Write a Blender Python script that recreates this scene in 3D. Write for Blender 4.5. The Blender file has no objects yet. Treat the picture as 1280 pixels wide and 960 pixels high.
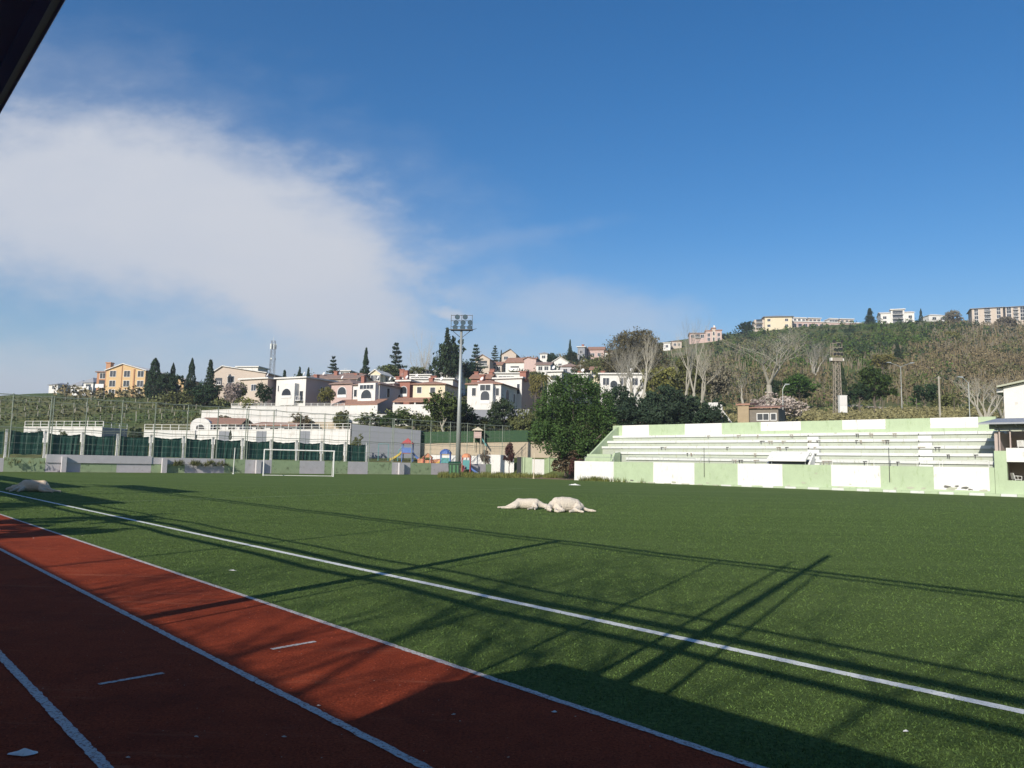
import bpy, bmesh, math, random
from mathutils import Vector, Matrix, noise
R = math.radians
SC = bpy.context.scene
COL = SC.collection

# ------------------------------------------------------------------ camera
PITCH = math.atan((579.7-480)/960); ROLL = math.atan(.02); CH = 1.58
F_ = Vector((0, math.cos(PITCH), math.sin(PITCH)))
R0 = Vector((1, 0, 0)); U0 = Vector((0, -math.sin(PITCH), math.cos(PITCH)))
RT = R0*math.cos(ROLL)+U0*math.sin(ROLL); UP = U0*math.cos(ROLL)-R0*math.sin(ROLL)
CAM = Vector((0, 0, CH))
cd = bpy.data.cameras.new('camera'); cam = bpy.data.objects.new('camera', cd); COL.objects.link(cam)
cd.sensor_width = 36; cd.lens = 27; cd.clip_start = .05; cd.clip_end = 9000
cam.matrix_world = Matrix(((RT.x, UP.x, -F_.x, 0), (RT.y, UP.y, -F_.y, 0), (RT.z, UP.z, -F_.z, CH), (0, 0, 0, 1)))
SC.camera = cam

# ------------------------------------------------------------------ sun and sky
SAZ = R(28.6); SEL = R(26.3)          # shadows run 28.6 deg right of +Y
SD = Vector((math.sin(SAZ), math.cos(SAZ), 0))
sl = bpy.data.lights.new('sun', 'SUN'); sl.energy = 5.0; sl.angle = R(.4); sl.color = (1, .93, .82)
so = bpy.data.objects.new('sun', sl); COL.objects.link(so)
dirv = Vector((SD.x*math.cos(SEL), SD.y*math.cos(SEL), -math.sin(SEL)))
so.rotation_euler = dirv.to_track_quat('-Z', 'Y').to_euler(); so.location = (-20, -40, 60)
SC.view_settings.view_transform = 'Standard'; SC.view_settings.look = 'None'
SC.view_settings.exposure = .3; SC.view_settings.gamma = 1; SC.view_settings.use_curve_mapping = False

W = bpy.data.worlds.new('World'); SC.world = W; W.use_nodes = True
nt = W.node_tree; N = nt.nodes; L = nt.links; N.clear()
def nd(tree, t, **k):
    n = tree.nodes.new(t)
    for a, b in k.items(): setattr(n, a, b)
    return n
def mth(tree, op, a, b=None, c=None, clamp=False):
    n = tree.nodes.new('ShaderNodeMath'); n.operation = op; n.use_clamp = clamp
    for i, v in enumerate((a, b, c)):
        if v is None: continue
        if isinstance(v, (int, float)): n.inputs[i].default_value = v
        else: tree.links.new(v, n.inputs[i])
    return n.outputs[0]
def mixc(tree, f, a, b, mode='MIX'):
    n = tree.nodes.new('ShaderNodeMix'); n.data_type = 'RGBA'; n.blend_type = mode
    for i, v in ((0, f), (6, a), (7, b)):
        if isinstance(v, (int, float)): n.inputs[i].default_value = v
        elif isinstance(v, tuple): n.inputs[i].default_value = v+(1,)
        else: tree.links.new(v, n.inputs[i])
    return n.outputs[2]
out = nd(nt, 'ShaderNodeOutputWorld'); bg = nd(nt, 'ShaderNodeBackground')
sky = nd(nt, 'ShaderNodeTexSky', sky_type='NISHITA', sun_disc=False, sun_elevation=SEL,
         sun_rotation=SAZ+math.pi, altitude=80, air_density=1.0, dust_density=.6, ozone_density=2.2)
hs = nd(nt, 'ShaderNodeHueSaturation'); hs.inputs['Hue'].default_value = .504; hs.inputs['Saturation'].default_value = 1.42; hs.inputs['Value'].default_value = 1.27
L.new(sky.outputs[0], hs.inputs['Color'])
tc = nd(nt, 'ShaderNodeTexCoord'); sep = nd(nt, 'ShaderNodeSeparateXYZ'); L.new(tc.outputs['Generated'], sep.inputs[0])
yy = mth(nt, 'MAXIMUM', sep.outputs[1], .05)
gu = mth(nt, 'DIVIDE', sep.outputs[0], yy); gv = mth(nt, 'DIVIDE', sep.outputs[2], yy)
cmb = nd(nt, 'ShaderNodeCombineXYZ'); L.new(gu, cmb.inputs[0]); L.new(gv, cmb.inputs[1])
def nz(scale, detail=6, rough=.55, sx=1, sy=1, off=0):
    mp = nd(nt, 'ShaderNodeMapping'); mp.inputs['Scale'].default_value = (sx, sy, 1); mp.inputs['Location'].default_value = (off, off*.7, off)
    L.new(cmb.outputs[0], mp.inputs[0])
    n = nd(nt, 'ShaderNodeTexNoise'); n.inputs['Scale'].default_value = scale; n.inputs['Detail'].default_value = detail; n.inputs['Roughness'].default_value = rough
    L.new(mp.outputs[0], n.inputs['Vector']); return n.outputs[0]
def blob(cu, cv, ru, rv, ang, nois, amp, soft):
    ca, sa = math.cos(ang), math.sin(ang)
    du = mth(nt, 'SUBTRACT', gu, cu); dv = mth(nt, 'SUBTRACT', gv, cv)
    a = mth(nt, 'DIVIDE', mth(nt, 'ADD', mth(nt, 'MULTIPLY', du, ca), mth(nt, 'MULTIPLY', dv, sa)), ru)
    b = mth(nt, 'DIVIDE', mth(nt, 'SUBTRACT', mth(nt, 'MULTIPLY', dv, ca), mth(nt, 'MULTIPLY', du, sa)), rv)
    r = mth(nt, 'SQRT', mth(nt, 'ADD', mth(nt, 'MULTIPLY', a, a), mth(nt, 'MULTIPLY', b, b)))
    r = mth(nt, 'ADD', r, mth(nt, 'MULTIPLY', mth(nt, 'SUBTRACT', nois, .5), amp))
    m = nd(nt, 'ShaderNodeMapRange', interpolation_type='SMOOTHSTEP'); L.new(r, m.inputs[0])
    m.inputs[1].default_value = 1; m.inputs[2].default_value = 1-soft; m.inputs[3].default_value = 0; m.inputs[4].default_value = 1
    return m.outputs[0]
n1 = nz(5, 8, .6, 1, 1.6); n2 = nz(2.2, 5, .5, 1, 2.4, 3.1); n3 = nz(16, 6, .6, 1, 2, 7.7)
mixn = mth(nt, 'ADD', mth(nt, 'MULTIPLY', n1, .65), mth(nt, 'MULTIPLY', n3, .35))
c1 = mth(nt, 'MULTIPLY', blob(-.50, .325, .44, .17, R(-8), mixn, 1.0, .6), 1.0)
c2 = mth(nt, 'MULTIPLY', blob(-.29, .24, .24, .115, R(-24), mixn, 1.1, .6), .95)
c3 = mth(nt, 'MULTIPLY', blob(-.72, .05, .50, .14, R(-8), mixn, .7, .7), .9)
c4 = mth(nt, 'MULTIPLY', blob(.08, .20, .24, .06, R(-8), mixn, 1.6, .9), .5)
c5 = mth(nt, 'MULTIPLY', blob(-.085, .195, .05, .013, R(-10), n3, 2.0, .8), .8)
c6 = mth(nt, 'MULTIPLY', blob(-.2, .08, .62, .14, R(-4), mixn, .9, 1.0), .8)
c8 = mth(nt, 'MULTIPLY', blob(-.24, .30, .13, .07, R(-35), mixn, 1.2, .8), .7)
c9 = mth(nt, 'MULTIPLY', blob(.0, .30, .16, .02, R(12), mixn, 2.2, 1.0), .14)
cc7 = mth(nt, 'MULTIPLY', blob(-.50, .33, .75, .28, R(-18), mixn, 1.1, 1.0), .4)
hz = nd(nt, 'ShaderNodeMapRange', interpolation_type='SMOOTHSTEP'); L.new(gv, hz.inputs[0])
hz.inputs[1].default_value = .32; hz.inputs[2].default_value = .02; hz.inputs[3].default_value = 0; hz.inputs[4].default_value = .5
cc = c1
for c in (c2, c3, c4, c5, c6, c8, c9, cc7): cc = mth(nt, 'SUBTRACT', mth(nt, 'ADD', cc, c), mth(nt, 'MULTIPLY', cc, c))
den = mth(nt, 'MULTIPLY', cc, mth(nt, 'ADD', .68, mth(nt, 'MULTIPLY', n2, .55)), None, True)
fr = nd(nt, 'ShaderNodeMapRange'); L.new(sep.outputs[1], fr.inputs[0]); fr.inputs[1].default_value = .05; fr.inputs[2].default_value = .3
den = mth(nt, 'MULTIPLY', den, fr.outputs[0], None, True)
CLOUD = (6.5, 6.8, 7.5)
skyc = mixc(nt, hz.outputs[0], hs.outputs[0], (3.9, 5.4, 7.0))
fin = mixc(nt, den, skyc, CLOUD)
L.new(fin, bg.inputs['Color']); bg.inputs['Strength'].default_value = .08
L.new(bg.outputs[0], out.inputs[0])

# ------------------------------------------------------------------ pixel / world helpers (pixels of the 1280x960 photograph)
def ray(x, y): return F_+RT*((x-640)/960)+UP*((480-y)/960)
def P(x, y, D):
    r = ray(x, y); return CAM+r*(D/r.y)
def G(x, y, z=0.0):
    r = ray(x, y); return CAM+r*((z-CH)/r.z)
def YH(x): return 579.7+.02*(x-640)
UA = R(42.364)
u_ = Vector((-math.sin(UA), math.cos(UA), 0)); n_ = Vector((math.cos(UA), math.sin(UA), 0))
def UN(u, n, z=0.0): return u_*u+n_*n+Vector((0, 0, z))
def proj(p):
    d = p-CAM; k = d.dot(F_); return 640+960*d.dot(RT)/k, 480-960*d.dot(UP)/k

# ------------------------------------------------------------------ materials
MATS = {}
def mat(name, col, rough=.85, var=.18, scale=1.5, metal=0, bump=0, bscale=30, island=0, col2=None, m2scale=4, m2t=.55, emit=None, coat=0, objrand=0, streak=0):
    if name in MATS: return MATS[name]
    m = bpy.data.materials.new(name); m.use_nodes = True; t = m.node_tree
    b = t.nodes['Principled BSDF']; b.inputs['Roughness'].default_value = rough; b.inputs['Metallic'].default_value = metal
    tcn = nd(t, 'ShaderNodeTexCoord'); ob = tcn.outputs['Object']
    ns = nd(t, 'ShaderNodeTexNoise'); ns.inputs['Scale'].default_value = scale; ns.inputs['Detail'].default_value = 6; ns.inputs['Roughness'].default_value = .65
    t.links.new(ob, ns.inputs['Vector'])
    c = mixc(t, ns.outputs[0], tuple(v*(1-var*1.6) for v in col), tuple(min(1, v*(1+var*1.6)) for v in col))
    if col2:
        n2_ = nd(t, 'ShaderNodeTexNoise'); n2_.inputs['Scale'].default_value = m2scale; n2_.inputs['Detail'].default_value = 8; n2_.inputs['Roughness'].default_value = .7
        if streak:
            mp_ = nd(t, 'ShaderNodeMapping'); mp_.inputs['Scale'].default_value = (1.6, 1.6, streak); t.links.new(ob, mp_.inputs[0]); t.links.new(mp_.outputs[0], n2_.inputs['Vector'])
        else: t.links.new(ob, n2_.inputs['Vector'])
        mr = nd(t, 'ShaderNodeMapRange'); t.links.new(n2_.outputs[0], mr.inputs[0]); mr.inputs[1].default_value = m2t; mr.inputs[2].default_value = m2t+.08
        c = mixc(t, mr.outputs[0], c, col2)
    if island:
        g = nd(t, 'ShaderNodeNewGeometry')
        k = mth(t, 'ADD', 1-island, mth(t, 'MULTIPLY', g.outputs['Random Per Island'], 2*island))
        vv = nd(t, 'ShaderNodeCombineXYZ')
        for i in range(3): t.links.new(k, vv.inputs[i])
        c = mixc(t, 1.0, c, vv.outputs[0], 'MULTIPLY')
    if objrand:
        oi = nd(t, 'ShaderNodeObjectInfo'); h = nd(t, 'ShaderNodeHueSaturation'); t.links.new(c, h.inputs['Color'])
        t.links.new(mth(t, 'ADD', 1-objrand, mth(t, 'MULTIPLY', oi.outputs['Random'], 2*objrand)), h.inputs['Value'])
        t.links.new(mth(t, 'ADD', .5-.02, mth(t, 'MULTIPLY', oi.outputs['Random'], .04)), h.inputs['Hue']); c = h.outputs[0]
    t.links.new(c, b.inputs['Base Color'])
    if bump:
        bn = nd(t, 'ShaderNodeTexNoise'); bn.inputs['Scale'].default_value = bscale; bn.inputs['Detail'].default_value = 4
        t.links.new(ob, bn.inputs['Vector'])
        bp = nd(t, 'ShaderNodeBump'); bp.inputs['Strength'].default_value = bump; bp.inputs['Distance'].default_value = .05
        t.links.new(bn.outputs[0], bp.inputs['Height']); t.links.new(bp.outputs[0], b.inputs['Normal'])
    if coat: b.inputs['Coat Weight'].default_value = coat
    MATS[name] = m; return m
def leafmat(name, col, island=.45, trans=.25):
    m = mat(name, col, .75, .25, 3, island=island, objrand=.12); t = m.node_tree
    b = t.nodes['Principled BSDF']; b.inputs['Specular IOR Level'].default_value = .25
    return m

# ------------------------------------------------------------------ mesh helpers
class MB:
    def __init__(s): s.v = []; s.f = []; s.m = []; s.M = None
    def pt(s, p):
        p = Vector(p)
        if s.M is not None: p = s.M @ p
        s.v.append(tuple(p)); return len(s.v)-1
    def face(s, pts, mi=0):
        ids = [s.pt(p) for p in pts]; s.f.append(ids); s.m.append(mi)
    def box(s, x0, x1, y0, y1, z0, z1, mi=0):
        c = [s.pt((x, y, z)) for z in (z0, z1) for x, y in ((x0, y0), (x1, y0), (x1, y1), (x0, y1))]
        for q in ((0, 3, 2, 1), (4, 5, 6, 7), (0, 1, 5, 4), (1, 2, 6, 5), (2, 3, 7, 6), (3, 0, 4, 7)):
            s.f.append([c[i] for i in q]); s.m.append(mi)
    def prism(s, poly, d, mi=0):          # poly: list of 3d points (planar), d: extrusion vector
        d = Vector(d); a = [s.pt(p) for p in poly]; b = [s.pt(Vector(p)+d) for p in poly]; n = len(poly)
        s.f.append(a[::-1]); s.m.append(mi); s.f.append(b); s.m.append(mi)
        for i in range(n): s.f.append([a[i], a[(i+1) % n], b[(i+1) % n], b[i]]); s.m.append(mi)
    def tube(s, p0, p1, r0, r1=None, n=8, mi=0, cap=True):
        p0 = Vector(p0); p1 = Vector(p1); r1 = r0 if r1 is None else r1
        d = (p1-p0).normalized(); a = d.orthogonal().normalized(); b = d.cross(a)
        A = []; B = []
        for i in range(n):
            t = 2*math.pi*i/n; o = a*math.cos(t)+b*math.sin(t); A.append(s.pt(p0+o*r0)); B.append(s.pt(p1+o*r1))
        for i in range(n): s.f.append([A[i], A[(i+1) % n], B[(i+1) % n], B[i]]); s.m.append(mi)
        if cap: s.f.append(A[::-1]); s.f.append(B); s.m += [mi, mi]
    def path(s, pts, rad, n=8, mi=0):
        for i in range(len(pts)-1):
            r0 = rad[i] if isinstance(rad, (list, tuple)) else rad; r1 = rad[i+1] if isinstance(rad, (list, tuple)) else rad
            s.tube(pts[i], pts[i+1], r0, r1, n, mi)
    def mesh(s, name, mats, smooth=False):
        me = bpy.data.meshes.new(name); me.from_pydata(s.v, [], s.f)
        for m in (mats if isinstance(mats, (list, tuple)) else [mats]): me.materials.append(m)
        if any(s.m): me.polygons.foreach_set('material_index', s.m)
        if smooth: me.polygons.foreach_set('use_smooth', [True]*len(s.f))
        me.update(); return me
    def build(s, name, mats, parent=None, smooth=False, label=None):
        o = bpy.data.objects.new(name, s.mesh(name, mats, smooth)); COL.objects.link(o)
        if parent: o.parent = parent
        if label: o['label'] = label
        return o
def link(name, me, parent=None):
    o = bpy.data.objects.new(name, me); COL.objects.link(o); o.parent = parent; return o
def thing(name, label, cat, loc=(0, 0, 0), rz=0, group=None, scale=None):
    o = bpy.data.objects.new(name, None); COL.objects.link(o); o.location = loc; o.rotation_euler = (0, 0, rz)
    o.empty_display_size = .3
    if scale: o.scale = scale
    o['label'] = label; o['category'] = cat
    if group: o['group'] = group
    return o
def tag(o, label, cat, group=None):
    o['label'] = label; o['category'] = cat
    if group: o['group'] = group
    return o
def struct(o): o['kind'] = 'structure'; return o
def lerp(a, b, t): return a+(b-a)*t

# ------------------------------------------------------------------ terrain
TC = [-500, 0, 60, 140, 280, 420, 560, 700, 850, 1000, 1150, 1280, 1800]
TD = [100, 112, 130, 150, 180, 220, 280, 350, 450, 600, 1000, 3000]
TY = [[587, 581, 580, 580, 579, 578, 577, 577, 562, 534, 532, 534, 540],
      [560, 560, 560, 560, 562, 572, 573, 574, 540, 529, 524, 528, 535],
      [548, 545, 545, 545, 540, 538, 546, 550, 530, 523, 514, 518, 530],
      [533, 530, 528, 527, 524, 521, 526, 532, 526, 520, 510, 512, 522],
      [512, 503, 499, 498, 502, 506, 506, 505, 512, 508, 499, 500, 510],
      [503, 497, 494, 497, 494, 490, 488, 486, 492, 482, 470, 472, 480],
      [501, 496, 493, 496, 484, 478, 472, 464, 472, 450, 434, 440, 450],
      [504, 498, 496, 498, 480, 474, 462, 450, 449, 425, 413, 416, 420],
      [507, 500, 498, 500, 480, 476, 464, 446, 428, 410, 402, 402, 402],
      [512, 506, 506, 506, 490, 488, 480, 452, 426, 411, 404, 403, 404],
      [545, 540, 540, 540, 530, 528, 520, 500, 480, 460, 450, 450, 450],
      [580, 572, 572, 572, 570, 568, 566, 560, 555, 550, 548, 548, 548]]
TZ = [[P(x, y, D).z for x, y in zip(TC, row)] for row, D in zip(TY, TD)]
def sstep(a, b, x):
    t = min(1, max(0, (x-a)/(b-a))); return t*t*(3-2*t)
def T(X, Y):
    if Y < 20: return -.04
    c = 640+960*X/Y*1.0
    c = min(TC[-1]-.01, max(TC[0], c)); i = max(k for k in range(len(TC)-1) if TC[k] <= c)
    fx = (c-TC[i])/(TC[i+1]-TC[i])
    d = min(2999, max(TD[0], Y)); j = max(k for k in range(len(TD)-1) if TD[k] <= d)
    fy = (math.log(d)-math.log(TD[j]))/(math.log(TD[j+1])-math.log(TD[j]))
    z = lerp(lerp(TZ[j][i], TZ[j][i+1], fx), lerp(TZ[j+1][i], TZ[j+1][i+1], fx), fy)
    p = Vector((X, Y, 0)); uu = p.dot(u_); nn = p.dot(n_)
    k = max(sstep(81, 86, uu), sstep(70, 76, nn))
    if Y < 100: z = CH+(z-CH)*Y/100
    z = lerp(-.04, z, k)
    return z+k*.5*noise.noise(Vector((X*.06, Y*.06, 0)))*min(1.5, max(0, (Y-100)/80))
def TP(p): return T(p[0], p[1])
def hit(x, y, D0=95, D1=900):
    D = D0; prev = P(x, y, D)
    while D < D1:
        D += 1.5+D*.004; p = P(x, y, D)
        if p.z <= T(p.x, p.y): return p, D
    return None, None
def terrain_mesh():
    mb = MB(); cols = [-1.6+i*(3.2/150) for i in range(151)]
    rows = [20, 30, 40, 50, 60]; d = 60
    while d < 3000: d *= 1.016 if d < 650 else 1.1; rows.append(d)
    for D in rows:
        for a in cols: mb.v.append((a*D, D, T(a*D, D)))
    n = len(cols)
    for j in range(len(rows)-1):
        for i in range(n-1):
            a = j*n+i; mb.f.append((a, a+1, a+n+1, a+n)); mb.m.append(0)
    # behind and beside the camera: flat apron
    def quad(*p): mb.face([(x, y, -.04) for x, y in p])
    quad((-32, 20), (-300, -300), (300, -300), (32, 20)); 
    quad((-32, 20), (-3000*1.6, 3000), (-4800, -300), (-300, -300)); quad((32, 20), (300, -300), (4800, -300), (4800, 3000))
    return mb
m = bpy.data.materials.new('hill_ground'); m.use_nodes = True; t = m.node_tree; b = t.nodes['Principled BSDF']; b.inputs['Roughness'].default_value = .95
b.inputs['Specular IOR Level'].default_value = .1
tcn = nd(t, 'ShaderNodeTexCoord')
def nn_(s, d=6, r=.65):
    n = nd(t, 'ShaderNodeTexNoise'); n.inputs['Scale'].default_value = s; n.inputs['Detail'].default_value = d; n.inputs['Roughness'].default_value = r
    t.links.new(tcn.outputs['Object'], n.inputs['Vector']); return n.outputs[0]
def ramp(v, a, b_):
    n = nd(t, 'ShaderNodeMapRange'); t.links.new(v, n.inputs[0]); n.inputs[1].default_value = a; n.inputs[2].default_value = b_; return n.outputs[0]
g = mixc(t, ramp(nn_(.05), .42, .58), (.085, .125, .035), (.18, .16, .075))
g = mixc(t, ramp(nn_(.5, 8, .75), .35, .7), g, (.035, .055, .015))
g = mixc(t, ramp(nn_(.9, 8, .8), .6, .72), g, (.19, .16, .09))
t.links.new(g, b.inputs['Base Color'])
ter = struct(terrain_mesh().build('ground', m))

# ------------------------------------------------------------------ pitch, track, markings
def ground_mat(name, c0, c1, c2, fine=60, bump=.6, patch=.35, dist=.02):
    m = bpy.data.materials.new(name); m.use_nodes = True; t = m.node_tree; b = t.nodes['Principled BSDF']
    b.inputs['Roughness'].default_value = .95; b.inputs['Specular IOR Level'].default_value = .05
    ob = nd(t, 'ShaderNodeTexCoord').outputs['Object']
    def n_(s, d=4, r=.6, st=None):
        n = nd(t, 'ShaderNodeTexNoise'); n.inputs['Scale'].default_value = s; n.inputs['Detail'].default_value = d; n.inputs['Roughness'].default_value = r
        if st:
            mp = nd(t, 'ShaderNodeMapping'); mp.inputs['Rotation'].default_value = (0, 0, -UA+math.pi/2); mp.inputs['Scale'].default_value = st; t.links.new(ob, mp.inputs[0]); t.links.new(mp.outputs[0], n.inputs['Vector'])
        else: t.links.new(ob, n.inputs['Vector'])
        return n.outputs[0]
    def rp(v, a, b_):
        n = nd(t, 'ShaderNodeMapRange'); t.links.new(v, n.inputs[0]); n.inputs[1].default_value = a; n.inputs[2].default_value = b_; return n.outputs[0]
    c = mixc(t, rp(n_(fine, 3, .75), .3, .7), c0, c1)
    c = mixc(t, mth(t, 'MULTIPLY', rp(n_(patch, 5, .6), .35, .7), .6), c, c2)
    c = mixc(t, mth(t, 'MULTIPLY', rp(n_(4, 6, .7), .45, .75), .35), c, c0)
    return m, t, b, c, n_, rp
m_turf, t, b, c, nf, rp = ground_mat('turf', (.03, .055, .010), (.195, .27, .082), (.14, .195, .064), 30)
c = mixc(t, mth(t, 'MULTIPLY', rp(nf(1.0, 4, .6, (.02, .9, 1)), .35, .65), .55), c, (.065, .105, .03))
c = mixc(t, rp(nf(38, 2, .5), .74, .78), c, (.30, .30, .2))
t.links.new(c, b.inputs['Base Color'])
bp = nd(t, 'ShaderNodeBump'); bp.inputs['Strength'].default_value = .9; bp.inputs['Distance'].default_value = .035
t.links.new(nf(45, 4, .85), bp.inputs['Height']); t.links.new(bp.outputs[0], b.inputs['Normal'])
m_track, t, b, c, nf, rp = ground_mat('track_rubber', (.10, .016, .008), (.46, .085, .034), (.20, .036, .017), 55, patch=.8)
c = mixc(t, mth(t, 'MULTIPLY', rp(nf(.7, 7, .75), .5, .62), .4), c, (.10, .022, .014))
c = mixc(t, mth(t, 'MULTIPLY', rp(nf(2.2, 7, .8, (.15, 1.2, 1)), .56, .66), .3), c, (.42, .16, .09))
c = mixc(t, rp(nf(30, 2, .5), .735, .76), c, (.5, .38, .3))
t.links.new(c, b.inputs['Base Color'])
bp = nd(t, 'ShaderNodeBump'); bp.inputs['Strength'].default_value = .7; bp.inputs['Distance'].default_value = .01
t.links.new(nf(160, 3, .8), bp.inputs['Height']); t.links.new(bp.outputs[0], b.inputs['Normal'])
m_earth = mat('bare_earth', (.22, .14, .08), .95, .3, 2, col2=(.07, .09, .03), m2scale=1.5, m2t=.5)
def line_mat(name, base, wear, wt):
    m = bpy.data.materials.new(name); m.use_nodes = True; t = m.node_tree; b = t.nodes['Principled BSDF']; b.inputs['Roughness'].default_value = .85
    ob = nd(t, 'ShaderNodeTexCoord').outputs['Object']
    n = nd(t, 'ShaderNodeTexNoise'); n.inputs['Scale'].default_value = 45; n.inputs['Detail'].default_value = 5; n.inputs['Roughness'].default_value = .8; t.links.new(ob, n.inputs['Vector'])
    mr = nd(t, 'ShaderNodeMapRange'); t.links.new(n.outputs[0], mr.inputs[0]); mr.inputs[1].default_value = wt; mr.inputs[2].default_value = wt+.1
    t.links.new(mixc(t, mr.outputs[0], base, wear), b.inputs['Base Color']); return m
m_lw = line_mat('turf_line_white', (.66, .66, .62), (.16, .19, .10), .55)
m_lt = line_mat('track_line_white', (.46, .44, .42), (.18, .07, .05), .5)
m_lf = line_mat('faded_turf_line', (.27, .33, .18), (.07, .12, .03), .45)
def strip(p0, p1, w, z, step, m, jit=.006, name='pitch_marking'):
    mb = MB(); d = (p1-p0); Ln = d.length; d.normalize(); s = Vector((-d.y, d.x, 0)); n = max(2, int(Ln/step)); rr = random.Random(int(Ln*7))
    prev = None
    for i in range(n+1):
        c = p0+d*(Ln*i/n); c.z = z
        cur = (c+s*(w/2+rr.uniform(-jit, jit)), c-s*(w/2+rr.uniform(-jit, jit)))
        if prev: mb.face([prev[1], cur[1], cur[0], prev[0]])
        prev = cur
    return struct(mb.build(name, m))
def poly(name, pts, z, m):
    mb = MB(); mb.face([Vector((p.x, p.y, z)) for p in pts]); return struct(mb.build(name, m))
SA = G(718, 600.3); SB = G(1280, 621.4); SE = (SB-SA).normalized(); SBK = Vector((-SE.y, SE.x, 0))
poly('running_track', [UN(-60, -7), UN(-60, 3.86), UN(79.2, 3.86), UN(79.2, -7)], 0, m_track)
poly('pitch', [UN(-60, 3.86), SA+SE*105+SBK*.02, SA+SBK*.02, UN(79.2, 59), UN(79.2, 3.86)], .0, m_turf)
poly('earth_strip', [UN(79.2, -7), UN(79.2, 59.0), UN(57, 59.6), UN(58, 66), UN(88, 70), UN(88, -7)], -.012, m_earth)
strip(UN(-40, 6.13), UN(70, 6.13), .115, .004, .04, m_lw, .005, 'touchline')
strip(UN(-30, 3.86), UN(79, 3.89), .062, .0045, .04, m_lt, .005, 'track_edge_line')
strip(UN(-30, 2.51), UN(79, 2.51), .06, .004, .04, m_lt, .005, 'track_lane_line')
strip(UN(-30, 1.26), UN(79, 1.26), .06, .004, .04, m_lt, .005, 'track_lane_line')
strip(UN(6.2, 3.0), UN(6.23, 3.42), .05, .004, .03, m_lt, .004, 'track_tick')
strip(UN(5.98, 1.63), UN(6.0, 2.07), .045, .004, .03, m_lt, .004, 'track_tick')
strip(UN(69.9, 6.1), UN(67.5, 56), .1, .004, 1, m_lf, .01, 'goal_line')
strip(G(100, 628.6), G(655, 610.8), .11, .004, .5, m_lf, .02, 'pitch_marking')
strip(G(655, 610.8), G(1000, 617), .11, .004, .5, m_lf, .03, 'pitch_marking')
strip(G(655, 610.8), G(520, 606.5), .08, .004, .5, m_lf, .02, 'pitch_marking')
strip(G(1130, 622.5), G(1180, 623.5), .1, .004, .3, m_lf, .02, 'pitch_marking')

# ------------------------------------------------------------------ common materials
m_white = mat('white_paint', (.66, .65, .62), .7, .06, 2, col2=(.46, .44, .38), m2scale=2.4, m2t=.575, streak=.45)
m_pgreen = mat('pale_green_paint', (.37, .45, .29), .75, .12, 1.2, col2=(.30, .38, .22), m2scale=2.2, m2t=.56, streak=.4)
m_pg2 = mat('faded_green_wall_paint', (.28, .36, .20), .85, .15, 1.5, col2=(.14, .18, .09), m2scale=2.2, m2t=.55)
m_pw2 = mat('grey_white_wall_paint', (.48, .46, .47), .85, .12, 1.5, col2=(.4, .38, .36), m2scale=2.2, m2t=.58)
m_conc = mat('stained_concrete', (.37, .38, .29), .9, .15, 2, col2=(.2, .2, .14), m2scale=3, m2t=.58)
m_galv = mat('galvanised_steel', (.36, .38, .37), .45, .1, 5, metal=.4)
m_postg = mat('weathered_fence_paint', (.22, .25, .2), .6, .15, 5)
m_dark = mat('dark_steel', (.03, .032, .035), .5, .1, 5)
m_navy = mat('dark_navy_sheet', (.22, .25, .36), .6, .1, 5)
m_tarp = mat('dark_green_tarp', (.010, .055, .04), .6, .25, 2, col2=(.02, .07, .05), m2scale=3, m2t=.6)
m_glass_dark = mat('glass_and_dark_fill', (.035, .04, .05), .12, .3, 1, objrand=.3)  # also fills open arches, where its dark stands in for shade
m_wfr = mat('white_window_frame', (.62, .61, .6), .5, .05, 3)
m_tile = mat('orange_roof_tiles', (.30, .165, .115), .85, .2, 3, col2=(.2, .125, .095), m2scale=2, m2t=.55)
m_tileb = mat('brown_roof_tiles', (.24, .165, .135), .85, .2, 3, col2=(.11, .08, .065), m2scale=2, m2t=.55)
m_brick = mat('red_brick', (.27, .12, .09), .9, .15, 6)
m_pink = mat('dusty_pink_render', (.46, .34, .31), .9, .08, 1)
m_beige = mat('beige_render', (.46, .39, .33), .9, .08, 1)
m_hwhite = mat('white_render', (.60, .585, .56), .9, .07, .8, col2=(.47, .44, .4), m2scale=1.1, m2t=.56, streak=.35)
m_cream = mat('cream_render', (.60, .52, .38), .9, .07, .8)
m_yell = mat('ochre_yellow_render', (.52, .36, .19), .9, .08, .8)
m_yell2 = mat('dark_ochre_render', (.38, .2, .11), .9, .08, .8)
m_shade = mat('grey_and_shaded_white_render', (.42, .41, .43), .9, .06, .4)  # plain grey walls, and shade put into the colour of white villas' sides
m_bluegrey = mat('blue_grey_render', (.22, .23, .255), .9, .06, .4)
m_sand = mat('sand_stone_wall', (.42, .35, .26), .9, .12, 1.2, col2=(.3, .25, .18), m2scale=1, m2t=.58)
m_roofgrey = mat('grey_metal_roof', (.28, .29, .31), .5, .1, 1)
m_bark = mat('grey_bark', (.13, .11, .085), .95, .2, 2)
m_pale = mat('pale_bark', (.32, .30, .25), .9, .2, .6)
m_twig = mat('brown_twigs', (.17, .145, .11), .95, .2, 1)
m_lpine = leafmat('leaf_pine', (.044, .074, .016), .52)
m_ldark = leafmat('leaf_dark_conifer', (.022, .042, .016), .5)
m_lcedar = leafmat('leaf_cedar', (.028, .05, .026), .45)
m_lolive = leafmat('leaf_olive', (.10, .115, .04), .5)
m_lyel = leafmat('leaf_spring_yellow', (.16, .155, .045), .45)
m_lgreen = leafmat('leaf_mid_green', (.05, .09, .016), .5)
m_lbrown = leafmat('leaf_dry_brown', (.15, .12, .065), .45)
m_lgrey = leafmat('leaf_bare_grey', (.15, .13, .095), .4)
m_lpurp = leafmat('leaf_purple', (.07, .028, .025), .5)
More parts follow.
